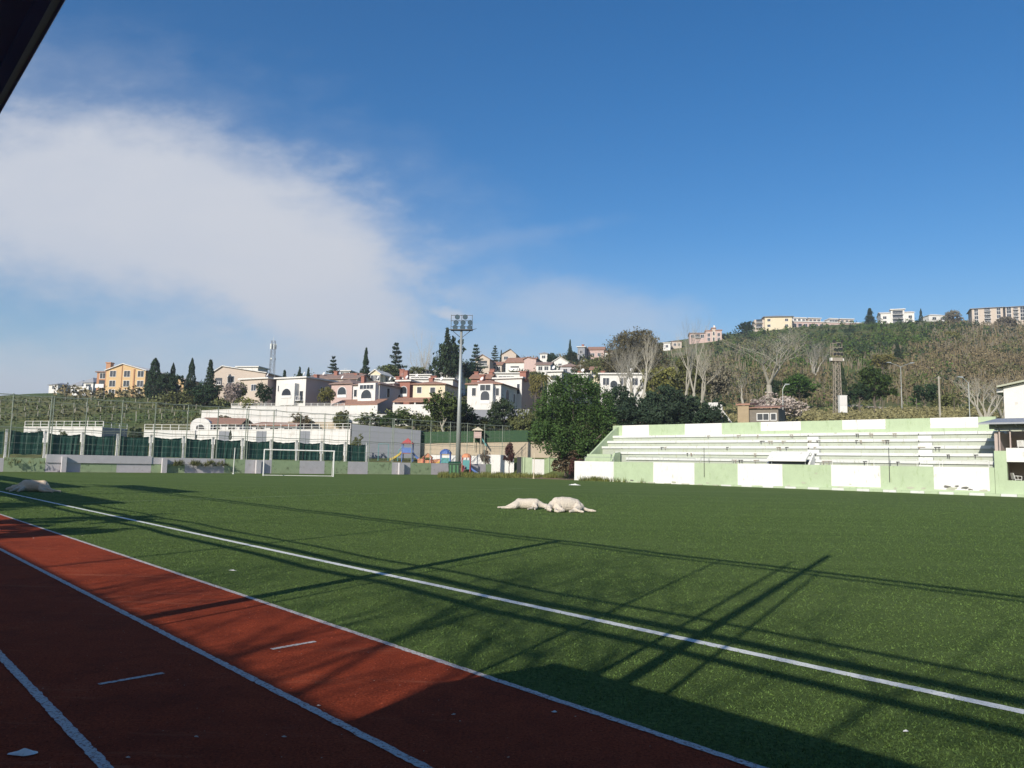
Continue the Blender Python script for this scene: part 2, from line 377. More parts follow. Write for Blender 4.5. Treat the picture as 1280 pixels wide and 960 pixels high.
m_blos = leafmat('leaf_pale_blossom', (.42, .36, .32), .35)
m_grassb = leafmat('leaf_grass_tuft', (.12, .14, .035), .4)

# ------------------------------------------------------------------ tree prototypes (unit: height 1, crown diameter 1)
def leafquad(mb, c, s, rr, flat=0.0, mi=0):
    a = Vector((rr.gauss(0, 1), rr.gauss(0, 1), rr.gauss(0, 1)*(1-flat))).normalized(); b = a.orthogonal().normalized()
    b = (b*math.cos(rr.uniform(0, 3))+a.cross(b)*math.sin(1.3)).normalized(); b = a.cross(b).normalized()
    k = s*rr.uniform(.6, 1.3); q = a.cross(b).normalized() if False else a
    c = Vector(c); mb.face([c-q*k-b*k*.5, c+q*k*.3-b*k*.6, c+q*k, c+q*k*.2+b*k*.6], mi)
def crown_blobs(seed, blobs, n, s, shell=.55, zflat=0):
    """blobs: (x,y,z,rx,ry,rz)"""
    rr = random.Random(seed); mb = MB(); vol = [b[3]*b[4]*b[5] for b in blobs]; tot = sum(v**.67 for v in vol)
    for b, v in zip(blobs, vol):
        k = int(n*v**.67/tot)
        # sub clumps
        nc = max(6, k//22)
        for _ in range(nc):
            d = Vector((rr.gauss(0, 1), rr.gauss(0, 1), rr.gauss(0, 1))).normalized(); r = shell+(1-shell)*rr.random()**.5*1.06
            cc = Vector((b[0]+d.x*b[3]*r, b[1]+d.y*b[4]*r, b[2]+d.z*b[5]*r)); cr = min(b[3:6])*rr.uniform(.18, .34)
            for _ in range(k//nc):
                o = Vector((rr.gauss(0, .55), rr.gauss(0, .55), rr.gauss(0, .45)))*cr
                leafquad(mb, cc+o, s, rr, zflat)
    return mb
def trunk_mb(seed, h, r, blobs=None, low=-.12, curve=.02):
    rr = random.Random(seed); mb = MB(); pts = [Vector((0, 0, low))]; rad = [r*1.25]; N_ = 6
    for i in range(1, N_+1):
        z = h*i/N_; pts.append(Vector((rr.uniform(-curve, curve), rr.uniform(-curve, curve), z))); rad.append(r*(1-.6*i/N_))
    mb.path(pts, rad, 7)
    for b in blobs or []:
        s = pts[rr.randint(2, N_-1)]; e = Vector((b[0], b[1], b[2])); mid = (s+e)/2+Vector((0, 0, -.02)); mb.path([s, mid, e], [r*.5, r*.35, r*.15], 5)
    return mb
def protos():
    Pm = {}
    def addp(kind, crown, trunk): Pm.setdefault(kind, []).append((crown, trunk))
    # broad crowns
    for s in range(4):
        rr = random.Random(100+s); bl = [(0, 0, .62, .3, .3, .28)]
        for k in range(9):
            a = k*2.4+rr.random(); r = rr.uniform(.18, .3); bl.append((math.cos(a)*r, math.sin(a)*r, rr.uniform(.4, .82), rr.uniform(.14, .22), rr.uniform(.14, .22), rr.uniform(.11, .18)))
        addp('broad', crown_blobs(s, bl, 5200, .024).mesh('crown_mesh', m_lgreen), trunk_mb(s, .6, .028, bl[1:]).mesh('trunk_mesh', m_bark))
    # low bush crowns
    for s in range(3):
        rr = random.Random(150+s); bl = [(0, 0, .42, .32, .32, .36)]
        for k in range(8):
            a = k*2.4+rr.random(); r = rr.uniform(.2, .34); bl.append((math.cos(a)*r, math.sin(a)*r, rr.uniform(.25, .75), rr.uniform(.14, .22), rr.uniform(.14, .22), rr.uniform(.16, .24)))
        addp('bush', crown_blobs(20+s, bl, 3600, .032).mesh('crown_mesh', m_lgreen), trunk_mb(s, .4, .03, bl[1:5]).mesh('trunk_mesh', m_bark))
    # cypress
    for s in range(3):
        rr = random.Random(200+s); mb = MB()
        for _ in range(4200):
            z = rr.uniform(.03, 1); R_ = .5*min(1, (z+.05)*4)*(1-z)**.55*(1+.25*math.sin(z*23+s)*rr.random()); a = rr.uniform(0, 6.28); r = R_*rr.uniform(.6, 1.05)**.7
            leafquad(mb, (r*math.cos(a), r*math.sin(a), z), .028, rr)
        for _ in range(60):
            leafquad(mb, (rr.gauss(0, .03), rr.gauss(0, .03), rr.uniform(.9, 1.0)), .012, rr)
        addp('cypress', mb.mesh('crown_mesh', m_ldark), trunk_mb(s, .9, .03).mesh('trunk_mesh', m_bark))
    # conifer / cedar: tiers of drooping or level branches
    for kind, tiers, gap, droop in (('conifer', 15, .35, .10), ('cedar', 9, .75, .0)):
        for s in range(3):
            rr = random.Random(300+s+tiers); mb = MB(); tm = trunk_mb(s, .97, .016, curve=.004)
            for k in range(tiers):
                z = .14+.84*(k/(tiers-1))**.9; R_ = .5*(1-(z-.1)/.95)**(.9 if kind == 'conifer' else .7)*rr.uniform(.8, 1.05)
                nb = rr.randint(6, 9)
                for j in range(nb):
                    a = 6.28*j/nb+rr.uniform(-.4, .4); rl = R_*rr.uniform(.6, 1.1); d = Vector((math.cos(a), math.sin(a), 0)); zz = z+rr.uniform(-.02, .02)
                    e = d*rl+Vector((0, 0, zz-droop*rl*1.2+(.03 if kind == 'cedar' else 0)))
                    tm.tube((0, 0, zz), e, .005, .002, 3)
                    for _ in range(int(14+150*rl)):
                        f = rr.uniform(.15, 1.05)**.7; c = Vector((0, 0, zz)).lerp(e, f)
                        w = .11*rl+.02
                        c += Vector((-d.y, d.x, 0))*rr.gauss(0, w)+Vector((0, 0, rr.gauss(0, .010)-rr.random()*(.02 if kind == 'conifer' else .006)))
                        leafquad(mb, c, .024, rr, .5)
            addp(kind, mb.mesh('crown_mesh', m_ldark if kind == 'conifer' else m_lcedar), tm.mesh('trunk_mesh', m_bark))
    # bare trees
    def bare(seed, up, spread, depth, r0, h0, stems=1, tw=3):
        rr = random.Random(seed); br = MB(); tr = MB(); tips = []
        def grow(p, d, ln, r, lv):
            n = 3; q = p; rr_ = r
            for i in range(n):
                d2 = (d+Vector((rr.gauss(0, .09), rr.gauss(0, .09), rr.gauss(0, .05)+.04*up))).normalized(); e = q+d2*ln/n; r2 = rr_*.86
                (tr if lv == 0 else br).tube(q, e, rr_, r2, 6 if lv < 2 else 3, cap=False); q = e; d = d2; rr_ = r2
                if lv > 0 and lv < depth and rr.random() < .55:
                    side(q, d, ln*.55, rr_*.5, lv+1)
            if lv >= depth: return
            for k in range(tw):
                a = rr.uniform(0, 6.28); s = Vector((math.cos(a), math.sin(a), 0))
                nd_ = (d+s*spread*rr.uniform(.5, 1.1)).normalized(); grow(q, nd_, ln*rr.uniform(.62, .82), rr_*.66, lv+1)
        def side(p, d, ln, r, lv):
            a = rr.uniform(0, 6.28); s = Vector((math.cos(a), math.sin(a), .2)); grow(p, (d+s*spread*1.3).normalized(), ln, r, lv)
        for k in range(stems):
            a = 6.28*k/max(1, stems)+.5; d = Vector((math.cos(a)*spread*.6, math.sin(a)*spread*.6, 1)) if stems > 1 else Vector((0, 0, 1))
            grow(Vector((0, 0, -.06)), d.normalized(), h0, r0, 0)
        zs = max(v[2] for v in br.v); xs = sorted(abs(v[0]) for v in br.v)[int(len(br.v)*.97)]; ys = sorted(abs(v[1]) for v in br.v)[int(len(br.v)*.97)]
        for q in (br, tr): q.v = [(v[0]*.5/xs, v[1]*.5/ys, v[2]/zs) for v in q.v]
        return br, tr
    for s in range(3):
        a, b_ = bare(400+s, .9, .60, 5, .011 if s == 0 else .017, .2, 1, 2 if s else 3); addp('bare', a.mesh('branch_mesh', m_pale), b_.mesh('trunk_mesh', m_pale))
    for s in range(2):
        a, b_ = bare(440+s, 1.4, .36, 5, .011, .2, 5, 2); addp('bare_multi', a.mesh('branch_mesh', m_pale), b_.mesh('trunk_mesh', m_pale))
    for s in range(3):
        a, b_ = bare(470+s, 3.0, .26, 6, .016, .24, 1, 2); addp('poplar', a.mesh('branch_mesh', m_pale), b_.mesh('trunk_mesh', m_pale))
    return Pm
PM = protos(); PK = {}
def crown_material(o, m):
    if m: o.material_slots[0].link = 'OBJECT'; o.material_slots[0].material = m
def tree(kind, label, x, yt, D, wpx, mt=None, name=None, cat='tree', group=None, zb=None, seed=None, trunkmat=None, yb=None):
    k = PK.get(kind, 0); PK[kind] = k+1; lst = PM[kind]; cr, tr = lst[(seed if seed is not None else k) % len(lst)]
    g = P(x, 560, D); z = zb if zb is not None else (P(x, yb, D).z if yb else T(g.x, g.y))
    top = P(x, yt, D).z; h = max(.5, top-z); w = wpx/960*D
    if name is None: name = {'broad': 'broadleaf_tree', 'bush': 'shrub', 'cypress': 'cypress_tree', 'conifer': 'conifer_tree', 'cedar': 'cedar_tree', 'bare': 'bare_tree', 'bare_multi': 'bare_tree', 'poplar': 'bare_poplar'}[kind]
    o = thing(name, label, cat, (g.x, g.y, z), random.Random(int(x*3+yt)).uniform(0, 6.28), group, (w, w, h))
    c = link('branches' if kind in ('bare', 'bare_multi', 'poplar') else 'crown', cr, o); tk = link('trunk', tr, o)
    crown_material(c, mt); crown_material(tk, trunkmat)
    return o

# ------------------------------------------------------------------ houses
def window(mb_parent, Mx, kind, cx, z0, w, h, wallm=None):
    """on a facade whose plane is local x,z at y=0 facing -y, transformed by Mx"""
    fr = MB(); fr.M = Mx; pn = MB(); pn.M = Mx; t = .09 if w < 2 else .12
    x0, x1 = cx-w/2, cx+w/2
    if kind == 'arch':
        n = 10; rim = []; inn = []
        hz_ = h-w/2
        for i in range(n+1):
            a = math.pi*i/n; rim.append((cx+(w/2+t)*math.cos(a), z0+hz_+(w/2+t)*math.sin(a))); inn.append((cx+w/2*math.cos(a), z0+hz_+w/2*math.sin(a)))
        rim = [(x1+t, z0)]+rim+[(x0-t, z0)]; inn = [(x1, z0)]+inn+[(x0, z0)]
        for i in range(len(rim)-1):
            a, b, c, d = rim[i], rim[i+1], inn[i+1], inn[i]
            fr.prism([(q[0], .02, q[1]) for q in (a, b, c, d)], (0, -.1, 0))
        fr.box(x0, x1, -.10, .02, z0, z0+h*.28)      # balcony parapet
        pn.prism([(q[0], .02, q[1]) for q in inn], (0, -.04, 0))  # dark sheet stands in for the shade inside the open arch
        nm = 'arched_opening'
    elif kind == 'rail':                              # balcony: slab + rail in front of a dark opening
        pn.box(x0, x1, -.03, .02, z0, z0+h)
        fr.box(x0-.2, x1+.2, -1.0, 0.02, z0-.18, z0-.02); fr.box(x0-.2, x1+.2, -1.0, -.94, z0+.75, z0+.82)
        k = int((x1-x0+.4)/.45)
        for i in range(k+1):
            xx = x0-.2+(x1-x0+.34)*i/k; fr.box(xx, xx+.06, -.99, -.95, z0-.02, z0+.75)
        nm = 'balcony'
    elif kind == 'solid':                             # balcony with solid parapet
        pn.box(x0, x1, -.03, .02, z0, z0+h)
        fr.box(x0-.25, x1+.25, -1.1, 0.02, z0-.2, z0-.02); fr.box(x0-.25, x1+.25, -1.1, -.98, z0-.02, z0+.85)
        fr.box(x0-.25, x0-.14, -.98, 0.02, z0-.02, z0+.85); fr.box(x1+.14, x1+.25, -.98, 0.02, z0-.02, z0+.85)
        nm = 'balcony'
    else:
        fr.box(x0-t, x0, -.07, .02, z0-t, z0+h+t); fr.box(x1, x1+t, -.07, .02, z0-t, z0+h+t)
        fr.box(x0, x1, -.07, .02, z0-t, z0); fr.box(x0, x1, -.07, .02, z0+h, z0+h+t)
        if w > 1: fr.box(cx-.035, cx+.035, -.055, .02, z0, z0+h)
        if w > 2.2:
            fr.box(x0+w*.25-.03, x0+w*.25+.03, -.055, .02, z0, z0+h); fr.box(x0+w*.75-.03, x0+w*.75+.03, -.055, .02, z0, z0+h)
        pn.box(x0, x1, -.02, .02, z0, z0+h); nm = 'window'
    f = fr.build(nm, m_wfr if wallm is None else wallm, mb_parent)
    pn.build('pane', m_glass_dark, f)
    return f
def house(name, label, cat, x0, x1, yt, yb, D, depth, wall, roof, roofm, wins=(), sidewins=(), yaw=-28, sidem=None, chim=(), eave=.45, group=None, trim=None, found=5):
    """front facade from pixel x0 to x1, eave at pixel yt, foot at pixel yb, front-left corner at depth D"""
    p = P(x0, yb, D); ya = R(yaw); r1_ = ray(x1, (yt+yb)/2); a1 = r1_.x/r1_.y; r0_ = ray(x0, (yt+yb)/2); p.x = r0_.x/r0_.y*p.y
    # width so that the right front corner falls on pixel column x1
    w = (a1*p.y-p.x)/(math.cos(ya)-a1*math.sin(ya))
    h = P(x0, yt, D).z-p.z
    o = thing(name, label, cat, p, ya, group)
    wb = MB(); mats = [wall, sidem or wall]
    wb.box(0, w, 0, depth, -found, h, 0)
    if sidem:
        wb.m[3] = 1; wb.m[5] = 1
    kind = roof[0]; e = eave
    if kind == 'gable_f':                # gable seen from the front, ridge running back; roof=(kind, rise, peakfrac)
        rise, pf = roof[1], roof[2]; xp = w*pf
        wb.prism([(0, 0, h), (w, 0, h), (xp, 0, h+rise)], (0, depth, 0))
    elif kind == 'gable_s':
        rise = roof[1]; wb.prism([(0, 0, h), (0, depth, h), (0, depth/2, h+rise)], (w, 0, 0))
    wb.build('wall', mats, o)
    rb = MB(); th = .22
    if kind == 'gable_f':
        s1 = rise/xp; s2 = rise/(w-xp)
        rb.prism([(-e, -e, h-e*s1+.02), (xp, -e, h+rise+.02), (xp, -e, h+rise+th), (-e, -e, h-e*s1+th)], (0, depth+2*e, 0))
        rb.prism([(xp, -e, h+rise+.02), (w+e, -e, h-e*s2+.02), (w+e, -e, h-e*s2+th), (xp, -e, h+rise+th)], (0, depth+2*e, 0))
    elif kind == 'gable_s':
        s1 = rise/(depth/2)
        rb.prism([(-e, -e, h-e*s1+.02), (-e, depth/2, h+rise+.02), (-e, depth/2, h+rise+th), (-e, -e, h-e*s1+th)], (w+2*e, 0, 0))
        rb.prism([(-e, depth/2, h+rise+.02), (-e, depth+e, h-e*s1+.02), (-e, depth+e, h-e*s1+th), (-e, depth/2, h+rise+th)], (w+2*e, 0, 0))
    elif kind == 'hip':
        rise = roof[1]; a = min(w, depth)*.48; cx0, cx1 = (a, w-a) if w > depth else (w/2-.05, w/2+.05); cy0, cy1 = (depth/2, depth/2) if w > depth else (a, depth-a)
        z = h+.02; zb = h-.12; A = [(-e, -e), (w+e, -e), (w+e, depth+e), (-e, depth+e)]
        rb.face([(x, y, zb) for x, y in A][::-1])
        for i in range(4): rb.face([(A[i][0], A[i][1], zb), (A[(i+1) % 4][0], A[(i+1) % 4][1], zb), (A[(i+1) % 4][0], A[(i+1) % 4][1], z), (A[i][0], A[i][1], z)])
        r0 = (cx0, cy0, h+rise); r1 = (cx1, cy1, h+rise)
        rb.face([(-e, -e, z), (w+e, -e, z), r1 if w > depth else r0, r0]); rb.face([(w+e, -e, z), (w+e, depth+e, z), r1] if w > depth else [(w+e, -e, z), (w+e, depth+e, z), r1, r0])
        rb.face([(w+e, depth+e, z), (-e, depth+e, z), r0, r1] if w > depth else [(w+e, depth+e, z), (-e, depth+e, z), r1]); rb.face([(-e, depth+e, z), (-e, -e, z), r0] if w > depth else [(-e, depth+e, z), (-e, -e, z), r0, r1])
    elif kind == 'mono':                 # slopes down to the front
        rise = roof[1]; rb.prism([(-e, -e, h+.02), (-e, depth+e, h+rise), (-e, depth+e, h+rise+th), (-e, -e, h+.02+th)], (w+2*e, 0, 0))
    else:
        rb.box(-e, w+e, -e, depth+e, h+.003, h+.003+roof[1])
    ro = rb.build('roof', roofm, o)
    for (fx, fy, ch_, cw) in chim:
        cb = MB(); cb.box(w*fx-cw/2, w*fx+cw/2, depth*fy-cw/2, depth*fy+cw/2, h-.5, h+ch_); cb.box(w*fx-cw*.65, w*fx+cw*.65, depth*fy-cw*.65, depth*fy+cw*.65, h+ch_, h+ch_+.15)
        cb.build('chimney', m_brick, ro)
    if group == GV:
        rr = random.Random(int(x0*7)); db = MB(); dx, dy = w*rr.uniform(.2, .85), depth*rr.uniform(.1, .4); hh = h+(roof[1] if len(roof) > 1 else 0)*.4
        db.tube((dx, dy, h-.1), (dx, dy, hh+1.0), .035, .03, 5); db.tube((dx, dy-.1, hh+1.0), (dx-.06, dy-.22, hh+1.06), .12, .42, 12); db.build('satellite_dish', m_wfr, ro)
        db = MB(); db.tube((w*.6, depth*.5, h), (w*.6, depth*.5, hh+2.6), .03, .02, 4); db.tube((w*.6-.5, depth*.5, hh+2.3), (w*.6+.5, depth*.5, hh+2.3), .02, .02, 4); db.tube((w*.6-.3, depth*.5, hh+2.5), (w*.6+.3, depth*.5, hh+2.5), .02, .02, 4); db.build('aerial', m_galv, ro)
    if trim:
        tb = MB(); tb.box(-.06, w+.06, -.08, .003, trim*h, trim*h+.25); tb.build('facade_band', m_wfr, o)
    I = Matrix.Identity(4)
    for k, fx, fz, ww, hh in wins: window(o, I, k, w*fx, h*fz, ww, hh)
    S = Matrix.Translation((w, 0, 0)) @ Matrix.Rotation(math.pi/2, 4, 'Z')
    for k, fx, fz, ww, hh in sidewins: window(o, S, k, depth*fx, h*fz, ww, hh)
    return o, w, h
def porch(o, x0, x1, dp, z, zt, roofm, posts=3, base=None):
    rb = MB(); rb.prism([(x0, 0, zt), (x0, -dp, z), (x0, -dp, z+.18), (x0, 0, zt+.18)], (x1-x0, 0, 0)); rb.build('porch_roof', roofm, o)
    for i in range(posts):
        pb = MB(); xx = x0+.2+(x1-x0-.4)*i/(posts-1); pb.box(xx-.14, xx+.14, -dp+.15, -dp+.43, -2.5, z+.02); pb.build('porch_post', m_hwhite, o)
    pb = MB(); pb.box(x0, x1, -dp+.1, -dp+.22, -2.5, .5); pb.build('porch_wall', m_hwhite, o)

# ------------------------------------------------------------------ the houses, left to right
GV = 'villas on the hillside behind the fence'
# ochre apartment block
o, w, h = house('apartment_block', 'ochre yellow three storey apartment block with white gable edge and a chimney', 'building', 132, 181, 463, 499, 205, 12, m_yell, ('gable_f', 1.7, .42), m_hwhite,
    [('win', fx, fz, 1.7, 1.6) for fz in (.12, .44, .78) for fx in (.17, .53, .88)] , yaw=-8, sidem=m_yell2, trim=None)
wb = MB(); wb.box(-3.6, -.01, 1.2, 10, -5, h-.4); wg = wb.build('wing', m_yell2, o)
wb = MB(); wb.box(-4.0, .1, .8, 10.4, h-.4+.004, h-.1); wb.build('roof', m_tileb, o)
Mt = Matrix.Translation((-3.6, 1.2, 0))
for fz in (.08, .42): window(o, Mt, 'solid', 1.7, h*fz, 2.0, 2.0)
window(o, Mt, 'win', 1.7, h*.74, 1.6, 1.4)
cb = MB(); cb.box(-.7, .6, .6, 1.9, h*.3, h+2.0); cb.box(-.85, .75, .45, 2.05, h+2.0, h+2.3); cb.build('chimney', m_yell2, o)
pb = MB(); pb.box(w*.7, w*.7+.35, -.2, .01, -4, h+.4); pb.box(w*.39, w*.39+.2, -.12, .01, -4, h+1.3); pb.build('pilaster', m_yell2, o)
house('house', 'ochre yellow house with white sloping roof edge half hidden by cypresses', 'house', 203, 229, 474, 500, 215, 9, m_yell, ('gable_f', 1.2, .2), m_hwhite, [('win', .7, .5, 1.4, 1.3), ('win', .3, .5, 1.4, 1.3)], yaw=-8)
house('house', 'tiny white cube house alone on the left skyline', 'house', 61, 72, 481, 491, 270, 5, m_hwhite, ('hip', .8), m_roofgrey, [('win', .5, .45, 1.2, 1.1)], [('win', .5, .4, 1.4, 1.3)], yaw=-32)
house('house', 'low white house with dark hipped roof left of the ochre block', 'house', 88, 102, 482, 499, 232, 9, m_hwhite, ('hip', 1.8), m_roofgrey, [('win', .35, .5, 1.3, 1.3), ('solid', .75, .12, 1.5, 1.6)], [('win', .5, .4, 1.4, 1.3)], yaw=-20)
house('house', 'narrow white house with grey roof touching the ochre block', 'house', 104, 116, 478, 498, 226, 9, m_hwhite, ('hip', 1.6), m_roofgrey, [('solid', .5, .55, 1.8, 1.6), ('solid', .5, .1, 1.8, 1.6)], yaw=-14)
# beige twin gabled block
house('apartment_block', 'beige block with long white asymmetric gable and balconies behind the blossoming trees', 'building', 265, 331, 466, 505, 190, 11, m_beige, ('gable_f', 1.6, .18), m_hwhite,
    [('rail', .12, .62, 1.8, 1.7), ('win', .35, .7, 1.7, 1.5), ('rail', .62, .58, 2.4, 1.8), ('win', .85, .55, 1.6, 1.5)], yaw=-8, sidem=m_pink)
house('house', 'small white roof pavilion behind the beige block', 'house', 296, 322, 459, 480, 225, 6, m_hwhite, ('flat', .3), m_hwhite, [('win', .3, .6, 1.5, 1.2), ('win', .7, .6, 1.5, 1.2)], yaw=-10)
house('house', 'beige villa with flat white roof edge and a dusty pink side wall', 'house', 300, 334, 475, 506, 165, 10, m_beige, ('flat', .3), m_hwhite, [('win', .5, .55, 1.3, 1.3)], [('win', .4, .5, 1.2, 1.4)], sidem=m_pink, group=GV)
# arch villas
def arch_bay(o, x0, x1, dp, z0, h, zt=None, m=m_hwhite):
    wb = MB(); wb.box(x0, x1, -dp, -.003, z0-.6, z0+h); wb.build('bay', m, o)
    window(o, Matrix.Translation((0, -dp, 0)), 'arch', (x0+x1)/2, z0+h*.22, (x1-x0)*.58, h*.5)
o, w, h = house('villa', 'white villa with a single dark arch bay and maroon side, by the pink wall', 'house', 345, 382, 474, 508, 162, 10, m_hwhite, ('flat', .3), m_hwhite, [('win', .12, .55, .9, 1.2), ('rail', .86, .2, .9, 1.9)], [('win', .5, .5, 1.2, 1.4)], sidem=m_pink, group=GV, chim=[(.9, .4, 1.0, .8)])
arch_bay(o, w*.25, w*.78, 1.3, h*.12, h*.68)
o, w, h = house('villa', 'pink villa with an arched loggia under a low brown tiled roof', 'house', 414, 440, 480, 504, 160, 9, m_pink, ('hip', 1.2), m_tileb, [('arch', .52, .28, 2.1, 2.2)], yaw=-24, group=GV, chim=[(.8, .6, 2.0, .8)])
o, w, h = house('villa', 'white tower fronted villa with a round arch and an orange porch roof below', 'house', 441, 474, 481, 511, 154, 10, m_hwhite, ('hip', 1.0), m_tileb, [('win', .1, .5, .7, 1.4)], [('win', .3, .5, .9, 1.8), ('arch', .7, .2, 1.6, 2.4)], yaw=-26, group=GV, sidem=m_shade)
arch_bay(o, w*.33, w*.98, 1.2, .2, h*.98); 
window(o, Matrix.Translation((0, -1.2, 0)), 'win', w*.655, h*.78, w*.5, .8)
porch(o, -2.4, w+2.2, 3.6, .4, 1.7, m_tile, 5)
house('villa', 'long low pale villa behind with brown tiles and red chimneys', 'house', 383, 446, 474, 490, 186, 9, m_beige, ('gable_s', 1.5), m_tileb, [('win', .3, .4, 1.4, 1.2), ('win', .7, .4, 1.4, 1.2)], yaw=-14, group=GV, chim=[(.45, .4, 2.2, .9), (.85, .4, 1.6, .8)])
o, w, h = house('villa', 'maroon sided villa slice between the white tower and the brick red villa', 'house', 478, 492, 480, 508, 158, 9, m_shade, ('flat', .3), m_hwhite, [('win', .5, .5, 1.0, 1.5)], yaw=-26, group=GV, sidem=m_pink, chim=[(.75, .3, 1.6, .9)])
o, w, h = house('villa', 'brick red villa front with a white balcony arch', 'house', 497, 512, 477, 506, 158, 9, m_brick, ('flat', .3), m_hwhite, [('arch', .5, .35, 1.5, 2.1)], yaw=-20, group=GV, sidem=m_brick, chim=[(.0, .4, 2.6, .9)])
o, w, h = house('villa', 'cream villa with orange eaves and small dark window beside the round pine', 'house', 516, 556, 480, 510, 152, 10, m_cream, ('hip', .9), m_tile, [('win', .2, .62, .9, 1.2), ('win', .62, .6, 1.0, 1.2)], yaw=-14, group=GV, chim=[(.3, .5, 1.6, .8)])
porch(o, -3.0, w-.5, 3.0, .9, 1.9, m_tile, 3)
house('villa', 'long white upper villa with flat roof and red chimneys behind the cream villa', 'house', 495, 566, 474, 490, 176, 9, m_hwhite, ('flat', .3), m_hwhite, [('win', .2, .3, 1.4, 1.2), ('win', .5, .3, 1.4, 1.2), ('win', .8, .3, 1.4, 1.2)], yaw=-8, group=GV, chim=[(.02, .4, 2.6, .9), (.62, .3, .9, 1.2)])
house('house', 'white attic pavilion with a strip window on the roofs left of the floodlight', 'house', 511, 538, 469, 480, 196, 5, m_hwhite, ('flat', .25), m_hwhite, [('win', .3, .5, 2.2, .7), ('win', .7, .5, 2.2, .7)], yaw=-10)
house('house', 'white roofed house with brown tiles just left of the floodlight mast', 'house', 550, 573, 467, 485, 200, 8, m_hwhite, ('gable_s', 1.4), m_tileb, [('win', .5, .4, 1.6, 1.1)], yaw=-10, chim=[(.85, .5, 2, .9)])
# big white villa right of the mast
o, w, h = house('villa', 'big white villa with green shuttered arch and orange eaves right of the floodlight', 'house', 584, 626, 480, 513, 148, 11, m_hwhite, ('hip', 1.1), m_tile, [('win', .2, .55, .8, 1.5), ('win', .9, .55, .6, 1.4)], [('arch', .35, .3, 1.9, 2.8), ('win', .75, .4, .9, 1.8)], yaw=-18, group=GV, chim=[(.15, .5, 2.2, .9)])
arch_bay(o, w*.38, w*.82, 1.2, .1, h*.95); window(o, Matrix.Translation((0, -1.2, 0)), 'win', w*.6, h*.72, w*.3, 1.1)
o, w, h = house('villa', 'white villa with tall narrow windows and maroon corner chimney, just left of the palm', 'house', 618, 652, 474, 512, 158, 10, m_hwhite, ('flat', .3), m_hwhite, [('win', .25, .55, 1.0, 1.6), ('arch', .62, .25, 1.3, 2.6), ('win', .88, .5, .6, 2.0)], [('win', .5, .5, .8, 1.6)], yaw=-26, group=GV, chim=[(.97, .15, 1.4, 1.4)], sidem=m_pink)
house('house', 'white attic house with strip windows over orange tiles above the big white villa', 'house', 612, 652, 467, 485, 182, 6, m_hwhite, ('flat', .25), m_hwhite, [('win', .4, .55, 1.8, .9), ('win', .65, .55, 1.8, .9)], yaw=-10, chim=[(.02, .4, 1.2, 1)])
house('house', 'orange tiled low house behind the big white villa', 'house', 589, 612, 473, 486, 178, 7, m_brick, ('gable_s', 1.2), m_tile, [('win', .5, .3, 1.2, 1)], yaw=-10, chim=[(.1, .5, 1.8, .9), (.9, .5, 1.8, .9)])
o, w, h = house('villa', 'tall narrow white villa with balcony between the palm and the big pine', 'house', 684, 702, 465, 505, 158, 8, m_hwhite, ('flat', .3), m_hwhite, [('solid', .5, .6, 1.6, 1.9), ('win', .5, .15, 1.4, 1.6)], yaw=-20, group=GV, sidem=m_shade)
house('villa', 'low white villa wing peeping over the top of the big pine', 'house', 704, 735, 468, 486, 172, 8, m_hwhite, ('flat', .3), m_hwhite, [('win', .3, .4, 1.3, 1.2), ('win', .7, .4, 1.3, 1.2)], yaw=-12, group=GV, chim=[(.6, .4, .9, .8)])
o, w, h = house('villa', 'wide white villa with flat roof behind the bare trees right of the big pine', 'house', 750, 808, 468, 492, 165, 9, m_hwhite, ('flat', .3), m_hwhite, [('win', .13, .45, 1.3, 1.5), ('arch', .3, .2, 1.5, 2.0), ('win', .5, .45, 1.2, 1.5), ('win', .75, .45, 1.3, 1.5), ('win', .92, .4, 1.2, 1.4)], yaw=-8, group=GV, chim=[(.05, .4, 1.0, .8)])
# upper row on the ridge
GR = 'houses along the ridge'
house('house', 'brown timber balconied house at the left end of the ridge row', 'house', 594, 612, 449, 466, 262, 8, m_beige, ('gable_f', 1.5, .5), m_tileb, [('rail', .5, .5, 3.2, 1.8), ('win', .3, .1, 1.3, 1.3)], yaw=-10, group=GR)
house('house', 'dark roofed chalet above the orange tiled house on the ridge', 'house', 627, 645, 443, 456, 300, 9, m_beige, ('gable_f', 2.0, .6), m_bark, [('win', .3, .5, 1.6, 1.2), ('win', .7, .4, 1.6, 1.2)], yaw=-10, group=GR)
house('house', 'orange tiled house with a wide balcony on the ridge', 'house', 632, 655, 453, 466, 262, 9, m_hwhite, ('gable_s', 2.0), m_tile, [('solid', .5, .2, 3.0, 1.5)], yaw=-16, group=GR)
house('house', 'plain pink gabled wall house with a white corner strip on the ridge', 'house', 655, 670, 449, 470, 255, 8, m_pink, ('gable_f', .6, .3), m_tile, [], yaw=-16, group=GR, chim=[(.9, .3, .6, .8)])
house('house', 'small white house with grey roof beside a dark thicket on the ridge', 'house', 675, 684, 442, 452, 300, 7, m_hwhite, ('hip', .8), m_roofgrey, [('win', .5, .4, 1.4, 1.1)], yaw=-16, group=GR)
o, w, h = house('house', 'white gabled villa with dark ground floor openings high on the ridge', 'house', 690, 710, 453, 465, 270, 8, m_hwhite, ('gable_f', 1.8, .5), m_hwhite, [('win', .2, .15, 1.0, 1.7), ('win', .5, .15, 1.0, 1.7), ('win', .8, .15, 1.0, 1.7), ('win', .5, .6, 1.2, .9)], yaw=-16, group=GR)
house('house', 'pale lilac narrow house with a tower near the ridge top', 'house', 722, 731, 434, 450, 330, 8, m_bluegrey, ('flat', .3), m_hwhite, [('win', .5, .5, 1.2, 1.4)], yaw=-16, group=GR, chim=[(.5, .5, 1.6, .9)])
